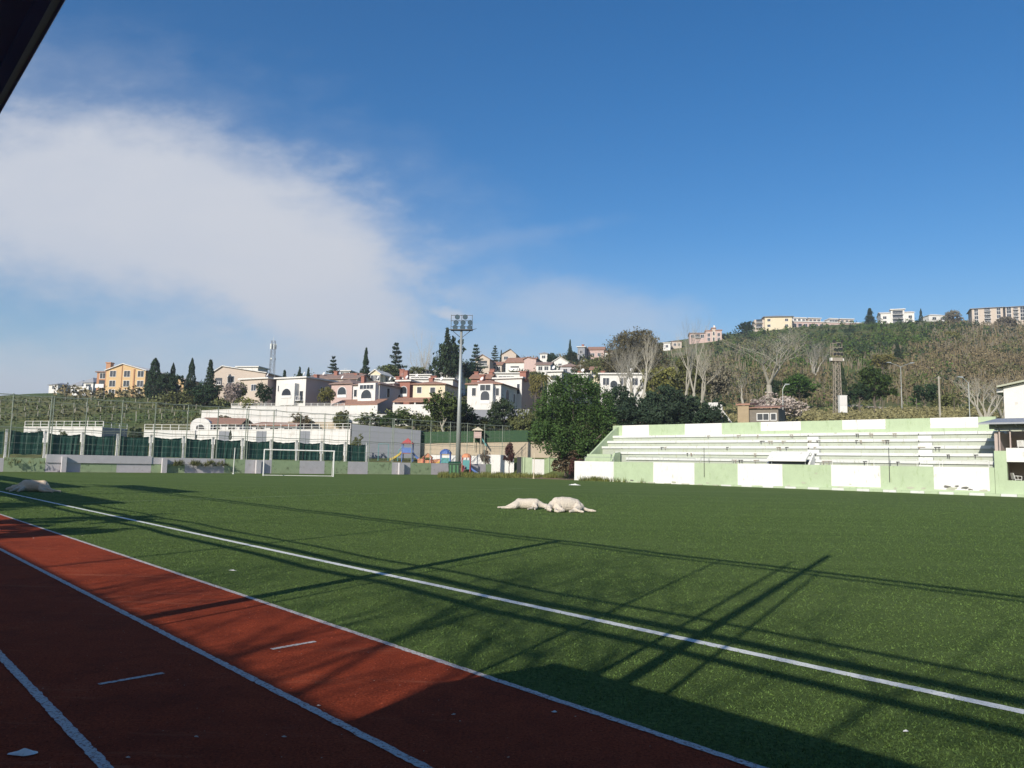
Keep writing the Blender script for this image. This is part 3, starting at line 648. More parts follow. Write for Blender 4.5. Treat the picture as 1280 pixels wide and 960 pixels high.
house('house', 'pink gabled house beside the lilac house on the ridge top', 'house', 735, 755, 437, 452, 335, 8, m_pink, ('gable_s', 1.6), m_tile, [('win', .3, .45, 1.4, 1.3), ('win', .7, .45, 1.4, 1.3)], yaw=-12, group=GR)
o, w, h = house('apartment_block', 'pink and white stepped apartment block on the skyline right of the tall poplars', 'building', 862, 882, 417, 428, 420, 10, m_pink, ('flat', .4), m_tileb, [('win', .2, .5, 1.8, 1.8), ('rail', .5, .5, 2.6, 2), ('win', .8, .5, 1.8, 1.8)], yaw=-10)
for a, b_, z1, mm in ((w, w*1.38, h+1.2, m_pink), (w*1.38+.01, w*1.62, h+2.6, m_beige), (w*1.62+.01, w*2.0, h+1.4, m_pink)):
    wb = MB(); wb.box(a, b_, -.6, 8, -4, z1); wb.build('wing', mm, o); rb = MB(); rb.box(a-.3, b_+.3, -1.0, 8.4, z1+.003, z1+.5); rb.build('roof', m_tile, o)
    window(o, Matrix.Translation((0, -.6, 0)), 'win', (a+b_)/2, z1*.5, (b_-a)*.4, 1.8); window(o, Matrix.Translation((0, -.6, 0)), 'win', (a+b_)/2, z1*.1, (b_-a)*.4, 1.8)
cb = MB(); cb.box(w*1.5, w*1.5+.9, 1, 1.9, h+2.5, h+4.6); cb.build('chimney', m_hwhite, o)
house('house', 'small white house glimpsed between the two tall poplars', 'house', 829, 838, 429, 438, 395, 7, m_hwhite, ('flat', .3), m_hwhite, [('win', .5, .4, 1.3, 1.3)], yaw=-10)
for args in (
    ('small cream attic house above the pink villa, left of the pointed fir', 424, 444, 471, 484, 196, m_cream, ('gable_s', 1.2), m_tile, -12),
    ('white sliver of a house between the spreading cedar and the pointed fir', 425, 437, 464, 476, 214, m_hwhite, ('flat', .25), m_hwhite, -10),
    ('yellowish gable between the pointed fir and the tiered cedar', 463, 475, 467, 482, 190, m_cream, ('gable_f', .9, .5), m_hwhite, -14),
    ('pale house under the olive trees left of the bare poplar', 525, 537, 463, 474, 214, m_cream, ('flat', .25), m_hwhite, -10),
    ('pale orange roofed house between the timber house and the chalet', 613, 627, 456, 468, 268, m_beige, ('gable_s', 1.4), m_tile, -12),
    ('low white house with brown roof left below the gabled white ridge villa', 670, 688, 456, 468, 250, m_hwhite, ('gable_s', 1.2), m_tileb, -12),
    ('grey walled house under the dark thicket on the ridge', 700, 722, 458, 472, 240, m_shade, ('hip', 1.3), m_tileb, -12),
    ('cream house showing between the big pine top and the brown tree', 738, 752, 462, 474, 225, m_cream, ('gable_s', 1.2), m_tile, -10),
    ('small white roofed house high on the ridge right of the single fir', 756, 766, 440, 452, 320, m_hwhite, ('hip', 1.0), m_tile, -10),
    ('small pale house far back at the right foot of the pink stepped block', 840, 852, 427, 436, 400, m_beige, ('flat', .3), m_tileb, -6)):
    lab, a, b_, yt, yb, D, wm, rf, rm, yw = args
    house('house', lab, 'house', a, b_, yt, yb, D, 8, wm, rf, rm, [('win', .3, .42, 1.3, 1.3), ('win', .72, .42, 1.3, 1.3)], [('win', .5, .42, 1.2, 1.3)], yaw=yw, found=2.5)
# hilltop, right
o, w, h = house('apartment_block', 'cream hilltop block with flat grey roof at the left end of the summit row', 'building', 956, 990, 396, 411, 470, 16, m_cream, ('hip', 2.2), m_roofgrey,
    [('win', .15, .15, 1.8, 1.5), ('win', .15, .62, 1.8, 1.5), ('win', .8, .15, 1.8, 1.5), ('win', .8, .62, 1.8, 1.5)], yaw=-10, eave=1.2)
wb = MB(); wb.box(-6, -.02, 2, 14, -5, h-1.4); wb.build('wing', m_beige, o); window(o, Matrix.Translation((0, 2, 0)), 'rail', -3, h*.15, 3.6, 2.2); window(o, Matrix.Translation((0, 2, 0)), 'rail', -3, h*.55, 3.6, 2.2)
o, w, h = house('terraced_house', 'long low pale pink terrace of hilltop homes right of the cream block', 'building', 990, 1084, 402, 411, 475, 12, m_pink, ('flat', .5), m_hwhite, [('rail' if k % 2 else 'win', (k+.5)/14, .2, 2.2, 2.4) for k in range(14)], yaw=2)
for k, (a, b_) in enumerate(((.03, .2), (.24, .4), (.52, .62), (.66, .84))):
    wb = MB(); wb.box(w*a, w*b_, 2, 9, h+.4, h+2.8); wb.build('attic', m_beige if k % 2 else m_hwhite, o); rb = MB(); rb.box(w*a-.5, w*b_+.5, 1.3, 9.5, h+2.8, h+3.2); rb.build('roof', m_hwhite, o)
    for j in range(3): window(o, Matrix.Translation((0, 2, 0)), 'win', w*(a+(b_-a)*(j+.5)/3), h+1.0, 1.6, 1.2)
o, w, h = house('house', 'white hilltop villa with stacked central balconies', 'house', 1101, 1143, 392, 406, 440, 14, m_hwhite, ('gable_s', 1.8), m_hwhite, [('win', .12, .5, 1.8, 1.6), ('win', .88, .5, 1.8, 1.6), ('win', .12, .1, 1.8, 1.6), ('win', .88, .1, 1.8, 1.6)], yaw=-18)
wb = MB(); wb.box(w*.3, w*.7, -1.2, -.003, -4, h+1.6); wb.build('bay', m_hwhite, o); rb = MB(); rb.box(w*.27, w*.73, -2, 3, h+1.6, h+2.1); rb.build('roof', m_hwhite, o)
for z in (.05, .42, .80): window(o, Matrix.Translation((0, -1.2, 0)), 'rail', w*.5, h*z+.2, w*.3, 2.2)
house('house', 'low white hilltop bungalow between the white villa and the big apartment blocks', 'house', 1161, 1184, 394, 402, 450, 8, m_hwhite, ('hip', 1.5), m_hwhite, [('win', .3, .3, 2.2, 1.6), ('win', .75, .3, 2, 1.6)], yaw=2)
o, w, h = house('apartment_block', 'four storey beige hilltop apartment block with flat roof beside the right frame edge', 'building', 1215, 1254, 386, 405, 400, 14, m_beige, ('hip', 1.6), m_roofgrey,
    [('rail' if fx in (.5,) else 'win', fx, fz, 2.6 if fx == .5 else 1.7, 1.7) for fz in (.06, .3, .55, .78) for fx in (.14, .5, .86)], yaw=-24, eave=.9)
house('apartment_block', 'second beige apartment block cut off by the right frame edge', 'building', 1257, 1300, 384, 402, 405, 14, m_beige, ('hip', 1.6), m_roofgrey,
    [('rail' if k == 1 else 'win', (k+.5)/5, fz, 2.0, 1.7) for fz in (.06, .3, .55, .78) for k in range(5)], yaw=-24, eave=.9)

# ------------------------------------------------------------------ terraces, white walls and kiosks behind the fence
def wall_run(name, label, pts, D, mts, th=.35, rail=None, cat='wall', found=3.0, cap=True):
    """pts: list of (x, ytop, ybase) pixels at depth D (or list of D)"""
    Ds = D if isinstance(D, (list, tuple)) else [D]*len(pts)
    p0 = P(pts[0][0], pts[0][2], Ds[0]); o = thing(name, label, cat, p0)
    wb = MB(); rb = MB(); cb = MB()
    for i in range(len(pts)-1):
        a, b_ = pts[i], pts[i+1]; A0 = P(a[0], a[2], Ds[i])-p0; A1 = P(a[0], a[1], Ds[i])-p0; B0 = P(b_[0], b_[2], Ds[i+1])-p0; B1 = P(b_[0], b_[1], Ds[i+1])-p0
        A0.z -= found; B0.z -= found; A0.x, A0.y = A1.x, A1.y; B0.x, B0.y = B1.x, B1.y
        wb.prism([A0, B0, B1, A1], (0, th, 0)); 
        if cap: cb.prism([A1+Vector((0, -.06, .003)), B1+Vector((0, -.06, .003)), B1+Vector((0, -.06, .12)), A1+Vector((0, -.06, .12))], (0, th+.12, 0))
        if rail:
            n = max(1, int((B1-A1).length/1.2))
            for k in range(n+1):
                q = A1.lerp(B1, k/n)+Vector((0, .15, 0)); rb.box(q.x-.035, q.x+.035, q.y, q.y+.07, q.z, q.z+rail)
            for hh in (.5, 1.0):
                q0 = A1+Vector((0, .18, rail*hh)); q1 = B1+Vector((0, .18, rail*hh)); rb.tube(q0, q1, .035, .035, 4)
    wb.build('wall_face', mts, o)
    if cap: cb.build('coping', m_hwhite, o)
    if rail: rb.build('railing', m_white, o)
    return o
GT = 'white terrace walls behind the fence'
def twall(label, pts, D, m=m_hwhite, rail=None, name='retaining_wall', **k):
    o = wall_run(name, label, pts, D, m, rail=rail, **k); o['group'] = GT; return o
twall('long white retaining wall with a white railing at the far left behind the green tarps', [(30, 534, 548), (128, 534, 550)], [120, 120], rail=.95)
twall('grey shaded end of the long white wall, left of the round bush', [(128.3, 535, 550), (158, 537, 550)], [120, 124], m_bluegrey, rail=.9)  # blue grey puts the shade on this end of the white wall into its colour
twall('white retaining wall running from the round bush to the kiosk', [(180, 538, 553), (244, 539, 553)], [118, 118], rail=.95)
twall('white retaining wall behind the goal with grey door recesses', [(247, 538, 554), (438, 537, 556)], [117, 113], rail=.9)
twall('upper white terrace wall under the pink and arch villas', [(289, 508, 516), (430, 508, 516)], [146, 146], rail=.6)
twall('stepped white terrace wall above the kiosks', [(252, 514, 522), (290, 512, 524), (345, 512, 524)], [138, 138, 138])
twall('lower white terrace wall right of the stepped one', [(290, 521, 530), (345, 521, 531), (376, 522, 531)], [132, 132, 132])
twall('thin white terrace wall behind the shrubs left of the tower villa', [(360, 518, 525), (430, 518, 526)], [138, 138])
twall('brown stained lower terrace wall behind the goal', [(360, 527, 532), (440, 528, 534)], [130, 130], m_sand)
twall('white garden wall in front of the tower villa', [(432, 518, 523), (512, 519, 525)], [140, 140])
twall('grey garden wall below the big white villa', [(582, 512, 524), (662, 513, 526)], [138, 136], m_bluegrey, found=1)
o = wall_run('sports_hall_wall', 'big blank blue grey wall standing behind the tarped fence', [(440, 530, 578), (526, 538, 580)], [109, 112], m_bluegrey, th=6, cap=False, cat='wall')
o = wall_run('retaining_wall', 'sand coloured stone retaining wall behind the playground', [(520, 553, 584), (690, 550.5, 584), (702, 556, 584), (716, 575, 586)], [113, 113, 112.5, 112], m_sand, th=.5, cap=False)
# doors recessed in the white wall behind the goal
for x, lab in ((281, 'left'), (328, 'middle'), (382, 'right')):
    p = P(x, 549, lerp(117, 113, (x-247)/191)-.15); o = thing('metal_door', 'grey double door in the white wall behind the fence, %s one of three' % lab, 'door', p, 0, 'grey doors in the white wall')
    b_ = MB(); b_.box(-.95, -.02, 0, .12, -.8, 1.2); b_.build('leaf', m_bluegrey, o); b_ = MB(); b_.box(.02, .95, 0, .12, -.8, 1.2); b_.build('leaf', m_bluegrey, o)
# kiosks
def kiosk(label, x0, x1, yt, yb, D, rise, dp=6, yaw=0):
    p = P(x0, yb, D); w = (x1-x0)/960*D; h = P(x0, yt, D).z-p.z; o = thing('kiosk', label, 'kiosk', p, R(yaw))
    b_ = MB(); b_.box(0, w, 0, dp, -2, h); b_.build('wall', m_hwhite, o)
    r_ = MB(); r_.prism([(-.5, -.6, h+.01), (w+.5, -.6, h+.01), (w+.1, dp*.5, h+rise), (-.1+.5, dp*.5, h+rise)], (0, 0, .14)); r_.prism([(-.5, dp+.5, h+.01), (.4, dp*.5, h+rise), (w+.1, dp*.5, h+rise), (w+.5, dp+.5, h+.01)], (0, 0, .14)); r_.build('roof', m_tile, o)
    n = int(w/2.2)
    for i in range(n): window(o, Matrix.Identity(4), 'win', w*(i+.5)/n, h*.25, 1.3, h*.5)
    return o, w, h
o, w, h = kiosk('small white kiosk with arched gable front and orange tiled roof', 243, 299, 530, 540, 122, 1.1)
g_ = MB(); n_a = 9; pr = [(-.3, -1.0, -.5), (2.9, -1.0, -.5)]+[(1.3+1.6*math.cos(math.pi*i/n_a), -1.0, h*.8+1.2*math.sin(math.pi*i/n_a)) for i in range(n_a+1)]
g_.prism(pr, (0, .9, 0)); g_.build('gable', m_hwhite, o); window(o, Matrix.Translation((0, -1.0, 0)), 'arch', 1.3, .1, 1.4, h*.85); 
kiosk('low long kiosk with a flat orange tiled roof right of the arched one', 316, 369, 532, 540, 121, .6)

# ------------------------------------------------------------------ trees and shrubs
GC = 'trees around the villas'
tree('cypress', 'dark pointed cypress covering the right end of the ochre block', 187, 448, 186, 26, m_ldark, yb=502)
tree('cypress', 'slim dark cypress tip rising left of the small ochre house', 210, 454, 190, 13, m_ldark, yb=500)
tree('cypress', 'tall thin dark cypress right of the small ochre house', 233.5, 448, 186, 15, m_ldark, yb=500)
tree('conifer', 'dark ragged conifer left of the beige block', 257, 449, 184, 30, m_ldark, yb=508)
tree('broad', 'dark bushy tree between the two left cypresses', 205, 461, 182, 40, m_ldark, yb=508)
tree('bush', 'olive green shrub mass below the cypresses', 222, 482, 170, 60, m_lolive, yb=514)
tree('broad', 'dull green tree under the ragged conifer', 252, 478, 168, 46, m_ldark, yb=514)
tree('broad', 'round olive bush in front of the ochre block', 150, 486, 196, 16, m_lolive, yb=503)
tree('bush', 'low yellowish shrub at the foot of the ochre block', 128, 489, 196, 26, m_lyel, yb=502)
tree('bush', 'brownish shrub right of the round olive bush', 172, 489, 190, 30, m_lolive, yb=505)
tree('broad', 'pale blossoming tree in front of the beige block', 286, 476, 152, 32, m_blos, yb=514)
tree('broad', 'olive green tree behind the pale blossom', 296, 474, 156, 24, m_lolive, yb=512)
tree('broad', 'dark green tree in front of the pink walled villa', 326, 477, 150, 25, m_ldark, yb=512)
tree('bush', 'yellow green shrub between blossom and dark tree', 308, 494, 148, 30, m_lyel, yb=514)
tree('broad', 'yellowish feathery tree between the arch villa and the pink villa', 405, 480, 150, 26, m_lyel, yb=512)
tree('conifer', 'dark treetop left behind the arch villa', 351, 462, 215, 20, m_ldark, yb=500)
tree('conifer', 'dark forked treetop behind the arch villa roof', 370, 458, 215, 16, m_ldark, yb=500)
tree('conifer', 'dark treetop right behind the arch villa', 381, 459, 215, 16, m_ldark, yb=500)
tree('cedar', 'spreading dark cedar left of the tall pointed fir', 412, 447, 205, 28, m_lcedar, yb=492)
tree('conifer', 'tall pointed dark fir above the pink villa', 453, 434, 205, 22, m_ldark, yb=490)
tree('cedar', 'tiered dark cedar with thin top above the brick red villa', 491, 430, 210, 36, m_lcedar, yb=486)
tree('broad', 'olive round tree under the tiered cedar', 482, 454, 200, 44, m_lolive, yb=484)
tree('broad', 'olive green treetop right of the tiered cedar', 516, 455, 205, 32, m_lolive, yb=486)
tree('poplar', 'bare pale poplar left of the big black green cedar', 531, 407, 212, 34, None, yb=484, seed=1)
tree('bare_multi', 'bare twiggy tree at the left foot of the big cedar', 524, 428, 211, 30, None, yb=484)
tree('bush', 'big black green cedar left of the floodlight mast', 557, 413, 200, 46, m_ldark, yb=486, seed=0, name='cedar_tree')
tree('conifer', 'pointed dark conifer tip above the big cedar', 555, 409, 199, 26, m_ldark, yb=470, seed=2)
tree('conifer', 'dense dark conifer filling behind the big cedar', 566, 430, 215, 34, m_ldark, yb=480, seed=1)
tree('cedar', 'dark cedar with flat tiers right behind the floodlight mast', 592, 432, 215, 30, m_lcedar, yb=478)
tree('broad', 'dark bushy tree right of the mast below the ridge', 584, 450, 205, 28, m_ldark, yb=482)
tree('cedar', 'small flat topped cedar between the ridge chalets', 616, 433, 300, 18, m_lcedar, yb=462)
tree('conifer', 'thin dark conifer beside the dark roofed chalet', 624, 437, 310, 7, m_ldark, yb=458)
tree('broad', 'dark thicket tree beside the small grey roofed house', 690, 439, 300, 22, m_ldark, yb=462)
tree('conifer', 'single dark fir on the ridge left of the lilac house', 711, 424, 320, 11, m_ldark, yb=452)
tree('broad', 'dark bushy tree under the single fir', 713, 437, 312, 20, m_ldark, yb=458)
tree('broad', 'brown green tree below the ridge in the middle', 668, 462, 235, 24, m_lolive, yb=480)
tree('broad', 'olive tree below the lilac and pink houses', 740, 446, 250, 40, m_lolive, yb=478)
tree('bush', 'dark shrub below the brown timber house', 606, 464, 220, 34, m_ldark, yb=482)
tree('bush', 'dark shrub under the orange tiled ridge house', 640, 462, 225, 40, m_lbrown, yb=480)
tree('broad', 'brown tree right of the white gabled ridge villa', 725, 452, 240, 30, m_lbrown, yb=478)
tree('broad', 'yellow leaved tree left of the palm', 668, 466, 150, 20, m_lyel, yb=510)
# garden pine on its tall trunk, lower row
tree('broad', 'round topped pine on a bare pale trunk left of the floodlight mast', 553, 482, 122, 62, m_lpine, name='pine_tree', yb=548, seed=2, trunkmat=m_pale)
tree('broad', 'dark green tree below the big white villa', 629, 494, 124, 58, m_ldark, yb=556)
tree('broad', 'grey green tree between the playhouse and the big pine', 655, 505, 122, 52, m_lolive, yb=560)
tree('bush', 'bright hedge shrub in front of the cream villa porch', 500, 507, 134, 20, m_lolive, yb=528)
tree('bush', 'round shrub beside the orange porch roof', 548, 510, 130, 30, m_lolive, yb=534)
for x, y, w_, m_, lab in ((462, 514, 44, m_lolive, 'leftmost part of the garden hedge, under the tower villa porch'), (488, 512, 46, m_lpine, 'dark green part of the garden hedge above the blue grey wall'), (516, 514, 48, m_lolive, 'long olive part of the garden hedge below the cream villa'), (568, 516, 42, m_ldark, 'dark part of the garden hedge left of the floodlight mast'), (596, 516, 44, m_ldark, 'dark hedge shrub under the big white villa'), (612, 523, 40, m_lolive, 'olive hedge shrub above the playhouse'), (672, 520, 40, m_ldark, 'dark shrub touching the left side of the huge pine'), (583, 503, 26, m_ldark, 'dark bushy shrub right behind the mast at villa foot level'), (425, 508, 24, m_lolive, 'small shrub left of the tower villa porch')):
    tree('bush', lab, x, y, 128, w_, m_, yb=534, name='hedge_shrub', cat='shrub')
tree('bush', 'dark clipped shrub behind the blue grey wall', 424, 520, 125, 24, m_lolive, yb=536)
tree('bush', 'leafy shrub overhanging the tarp end of the fence', 445, 541, 106, 18, m_lolive, yb=570)
tree('bush', 'round dark bush between the two long white walls', 169, 530, 113, 22, m_ldark, yb=553)
tree('bush', 'small dark shrub in front of the long white wall', 48, 534, 112, 9, m_ldark, yb=550)
tree('bush', 'straggly shrub growing at the middle of the long white wall', 78, 536, 112, 12, m_lolive, yb=550)
tree('bush', 'low shrub right of the arched kiosk', 280, 517, 128, 22, m_lbrown, yb=530)
tree('bush', 'brown shrub on the white terrace behind the goal', 376, 515, 128, 30, m_lbrown, yb=534)
tree('cypress', 'tiny cypress bush in front of the grey doors', 287, 538, 112, 5, m_ldark, yb=550)
tree('broad', 'slim purple leaved tree by the playground near the green mesh', 637, 551, 106, 18, m_lpurp, yb=588, seed=1)
tree('broad', 'sparse young tree by the playground in front of the stone wall', 607, 559, 106, 14, m_lgrey, yb=588, seed=2)
# palm
p = P(676, 505, 150); pt_ = thing('palm_tree', 'shaggy palm with hanging dry fronds left of the narrow white villa', 'tree', (p.x, p.y, T(p.x, p.y)-.3))
hh = P(676, 468, 150).z-T(p.x, p.y); tb = MB(); tb.path([(0, 0, -1), (.1, 0, hh*.5), (0, 0, hh)], [.32, .28, .25], 8); tb.build('trunk', m_bark, pt_)
fb = MB(); rr = random.Random(5)
for k in range(46):
    a = rr.uniform(0, 6.28); up = rr.uniform(-.9, .9); d = Vector((math.cos(a), math.sin(a), 0)); q = Vector((0, 0, hh)); s = Vector((-d.y, d.x, 0))
    Lf = rr.uniform(2.0, 2.9); prev = q
    for j in range(1, 7):
        f = j/6; q2 = Vector((0, 0, hh))+d*Lf*f+Vector((0, 0, up*Lf*.6*f-1.9*f*f)); w_ = .32*(1-f*.7)
        fb.face([prev-s*w_, q2-s*w_*.8+Vector((0, 0, -.15)), q2]); fb.face([prev+s*w_, q2+s*w_*.8+Vector((0, 0, -.15)), q2]); prev = q2
fb.build('fronds', m_lyel, pt_)
# the big pine in the middle
def big_pine():
    D = 90; base = P(715, 588, D); o = thing('pine_tree', 'huge dense dark green pine at the left end of the grandstand', 'tree', base)
    k = D/960; rr = random.Random(9)
    px = [(714, 500, 36, 30), (690, 512, 22, 24), (738, 508, 26, 24), (715, 486, 26, 15), (700, 528, 28, 24), (732, 530, 30, 24), (684, 548, 20, 18), (712, 552, 26, 20), (745, 548, 22, 20), (757, 536, 12, 16), (722, 566, 24, 14), (676, 530, 10, 16), (694, 560, 14, 12), (752, 520, 14, 14), (758, 546, 15, 14), (674, 541, 14, 15), (700, 540, 20, 18), (738, 562, 22, 12)]
    bl = []
    for (x, y, rx, ry) in px:
        p = P(x, y, D)-base; bl.append((p.x, rr.uniform(-3.4, 1.2) if rx < 30 else 0, p.z, rx*k, rx*k*1.0, ry*k))
    crown_blobs(77, bl, 46000, .115, .6).build('crown', m_lpine, o)
    tb = MB(); tb.path([(0, 0, -1.2), (.15, 0, 1.6), (-.1, .1, 4.2), (0, 0, 8)], [.42, .36, .28, .12], 9)
    for b_ in bl: tb.path([(0, 0, 1.6+rr.random()*3), ((b_[0])*.5, b_[1]*.5, b_[2]*.6), (b_[0], b_[1], b_[2])], [.16, .1, .04], 5)
    tb.build('trunk', m_bark, o)
big_pine()
tree('bush', 'reddish brown shrub at the foot of the huge pine', 707, 562, 88, 44, m_lbrown, yb=592)
tree('bush', 'dry brown shrub beside the left end of the grandstand', 722, 568, 86, 26, m_lpurp, yb=594)
# dark evergreen belt behind the grandstand
belt = [(771, 480, 42), (792, 487, 40), (812, 482, 40), (833, 478, 42), (852, 486, 40), (868, 492, 44), (886, 500, 36), (782, 500, 40), (822, 502, 44), (858, 508, 46), (800, 508, 44), (895, 512, 22)]
bl_l = ['nearest the huge pine', 'second from the huge pine', 'in front of the wide white villa', 'tallest of the belt, below the spring green tree', 'under the two tall poplars', 'right of the tallest one', 'farthest right beside the white gate wall', 'low in front near the huge pine', 'low in the middle of the belt', 'low on the right of the belt', 'low and left of the middle', 'smallest, against the white gate wall']
for (x, y, w), s in zip(belt, bl_l):
    tree(('bush', 'broad')[x % 2], 'dark blue green evergreen behind the stand, '+s, x, y-3, 106+(x % 5)*1.6-(8 if y > 498 else 0), w*1.3, m_lcedar, name='evergreen_tree', yb=540, group='evergreens behind the grandstand')
# mound tree and bare poplars
def dome_tree(label, D, base, px, m, n, leaf, seed):
    b0 = P(base[0], base[1], D); o = thing('broadleaf_tree', label, 'tree', b0); k = D/960; rr = random.Random(seed); bl = []
    for (x, y, rx, ry) in px:
        p = P(x, y, D)-b0; bl.append((p.x, rr.uniform(-3, 3), p.z, rx*k, rx*k, ry*k))
    crown_blobs(seed, bl, n, leaf, .5).build('crown', m, o); tb = MB(); tb.path([(0, 0, -2), (0, 0, 3), (0, 0, 9)], [.6, .5, .3], 7)
    for b_ in bl: tb.path([(0, 0, 3), (b_[0]*.6, b_[1], b_[2]*.7), (b_[0], b_[1], b_[2])], [.2, .14, .06], 5)
    tb.build('trunk', m_bark, o)
dome_tree('big brown round topped tree on the slope behind the bare poplars', 205, (795, 486), [(795, 432, 24, 20), (778, 440, 20, 20), (812, 440, 19, 20), (766, 452, 16, 18), (824, 456, 12, 16), (796, 452, 30, 20), (786, 424, 14, 10), (806, 425, 14, 11), (774, 466, 20, 14), (812, 468, 18, 14)], leafmat('leaf_dense_brown', (.095, .085, .04), .45), 26000, .24, 61)
tree('bush', 'lower dark green shoulder of the brown round topped tree', 757, 436, 213, 34, m_lolive, yb=482, seed=2, name='broadleaf_tree')
tree('broad', 'spring green feathery tree left of the tall poplar pair', 822, 452, 150, 60, m_lyel, yb=520)
tree('broad', 'olive tree between the poplars and the pink skyline block', 865, 440, 150, 60, m_lolive, yb=520)
tree('broad', 'grey brown tree right of the tall poplar pair', 893, 446, 150, 50, m_lgrey, yb=520)
tree('poplar', 'leaning bare poplar in front of the brown round topped tree, left', 775, 416, 128, 44, None, yb=522)
tree('poplar', 'tall straight bare poplar in front of the brown round topped tree', 794, 402, 128, 46, None, yb=522)
tree('bare_multi', 'bare many stemmed tree spreading over the white villa', 786, 420, 140, 78, None, yb=520)
tree('poplar', 'tallest bare poplar, left of a pair against the sky', 853, 391, 128, 52, None, yb=522)
tree('poplar', 'tall bare poplar, right of a pair against the sky', 869, 398, 126, 48, None, yb=522)
tree('poplar', 'thin bare tree with spring buds right of the poplar pair', 885, 428, 118, 40, None, yb=524)
tree('bare', 'large pale bare tree with fan shaped crown above the shed', 958, 402, 150, 108, None, yb=504, seed=0)
tree('bare', 'small bare tree left of the large pale one', 931, 460, 145, 30, None, yb=508)
tree('bare_multi', 'thin bare tree between the large pale one and the lattice mast', 1019, 420, 230, 46, None, yb=470)
tree('bare_multi', 'spreading pale bare tree behind the right street lamps', 1233, 463, 108, 70, None, yb=524)
tree('bare_multi', 'pale bare tree crown just right behind the big white block corner', 1258, 470, 112, 60, None, yb=524)
tree('bush', 'wide pale pink blossoming bush right of the shed', 982, 488, 112, 60, m_blos, name='blossom_bush', yb=524)
tree('bush', 'pale blossoming bush over the shed roof', 952, 493, 118, 30, m_blos, name='blossom_bush', yb=518)
tree('broad', 'bright green leafy tree behind the large bare trunk', 1000, 466, 165, 54, m_lgreen, yb=512)
tree('broad', 'dark tree just right of the large bare trunk', 968, 470, 160, 22, m_ldark, yb=508)
tree('cypress', 'dark narrow conifer right behind the lattice mast', 1053, 453, 160, 20, m_ldark, yb=512)
tree('broad', 'dark green pine left of the double street lamp', 1095, 456, 140, 62, m_lpine, yb=516)
tree('broad', 'darker low tree beside the white cabinet', 1075, 474, 140, 34, m_ldark, yb=516)
tree('broad', 'dark pine between the double lamp and the tall concrete pole', 1158, 477, 138, 40, m_ldark, yb=516)
tree('bush', 'olive shrub below the dark pine on the right', 1185, 488, 136, 36, m_lolive, yb=516)
tree('broad', 'yellow green tree on the slope above the double lamp', 1106, 440, 210, 36, m_lyel, yb=470)
tree('conifer', 'dark conifer halfway up the right slope', 1126, 428, 240, 22, m_ldark, yb=462)
tree('conifer', 'dark fir on the summit left of the white hilltop villa', 1092, 385, 440, 24, m_ldark, yb=412, seed=2)
tree('cypress', 'thin dark cypress on the summit right of the white hilltop villa', 1157, 386, 440, 6, m_ldark, yb=408)
tree('broad', 'grey brown bare looking tree beside the hilltop apartment block', 1198, 386, 430, 30, m_lgrey, yb=412)
tree('broad', 'dark round tree on the skyline right of the pink stepped block', 905, 415, 430, 18, m_ldark, yb=432)
tree('broad', 'dark tree on the skyline at the left foot of the summit', 933, 401, 450, 26, m_ldark, yb=424)
tree('broad', 'grey tree in front of the hilltop apartment blocks', 1266, 394, 380, 30, m_lgrey, yb=420)
tree('broad', 'pale budding tree on the upper right slope', 1196, 413, 300, 20, m_lyel, yb=430)

# ------------------------------------------------------------------ scrub that covers the slopes (nobody could count it)
def scrub(name, label, m, areas, n, hmin, hmax, leaf, seed, per=26, cat='scrub', D0=95):
    rr = random.Random(seed); mb = MB(); tot = sum((a[2]-a[0])*(a[3]-a[1])*a[4] for a in areas)
    for a in areas:
        k = int(n*(a[2]-a[0])*(a[3]-a[1])*a[4]/tot)
        for _ in range(k):
            x = rr.uniform(a[0], a[2])+(rr.gauss(0, 16) if a[0] > 700 else 0); y = rr.uniform(a[1], a[3])+(rr.gauss(0, 6) if a[0] > 700 and a[1] > 415 and D0 > 90 else 0); p, D = hit(x, y, D0)
            if p is None or D > 560: continue
            if hmin > 1 and noise.noise(Vector((p.x*.035+seed*9, p.y*.02, seed))) < -.12: continue
            h = rr.uniform(hmin, hmax); w = h*rr.uniform(.7, 1.3)
            for _ in range(per):
                d = Vector((rr.gauss(0, 1), rr.gauss(0, 1), rr.gauss(0, 1))).normalized()*rr.uniform(.5, 1)
                leafquad(mb, (p.x+d.x*w*.5, p.y+d.y*w*.5, T(p.x, p.y)+h*.42+d.z*h*.5), leaf*(.7+D/450), rr)
    o = mb.build(name, m); o['label'] = label; o['category'] = cat; o['kind'] = 'stuff'; return o
def reeds(name, label, m, areas, n, h, seed):
    rr = random.Random(seed); mb = MB()
    for a in areas:
        for _ in range(int(n*a[4])):
            x = rr.uniform(a[0], a[2])+rr.gauss(0, 14); y = rr.uniform(a[1], a[3])+rr.gauss(0, 5); p, D = hit(x, y)
            if p is None or D > 500: continue
            hh = h*rr.uniform(.5, 1.2); z = T(p.x, p.y)
            for _ in range(3):
                q = Vector((p.x+rr.gauss(0, 1), p.y+rr.gauss(0, 1), z-.2)); tp = q+Vector((rr.gauss(0, .35), rr.gauss(0, .35), hh)); w = .06+D*.0004
                mb.face([q+Vector((-w, 0, 0)), q+Vector((w, 0, 0)), tp+Vector((w*.4, 0, 0)), tp+Vector((-w*.4, 0, 0))])
    o = mb.build(name, m); o['label'] = label; o['category'] = 'scrub'; o['kind'] = 'stuff'; return o
RH = [(905, 412, 1000, 500, 1), (1000, 410, 1290, 500, 1.2)]
scrub('green_scrub', 'green bushes scattered over the upper part of the right hillside', m_lgreen, [(900, 408, 1130, 470, 1.2), (1080, 408, 1230, 450, 1.0), (1020, 460, 1180, 508, .7)], 900, 1.6, 4.5, .33, 1)
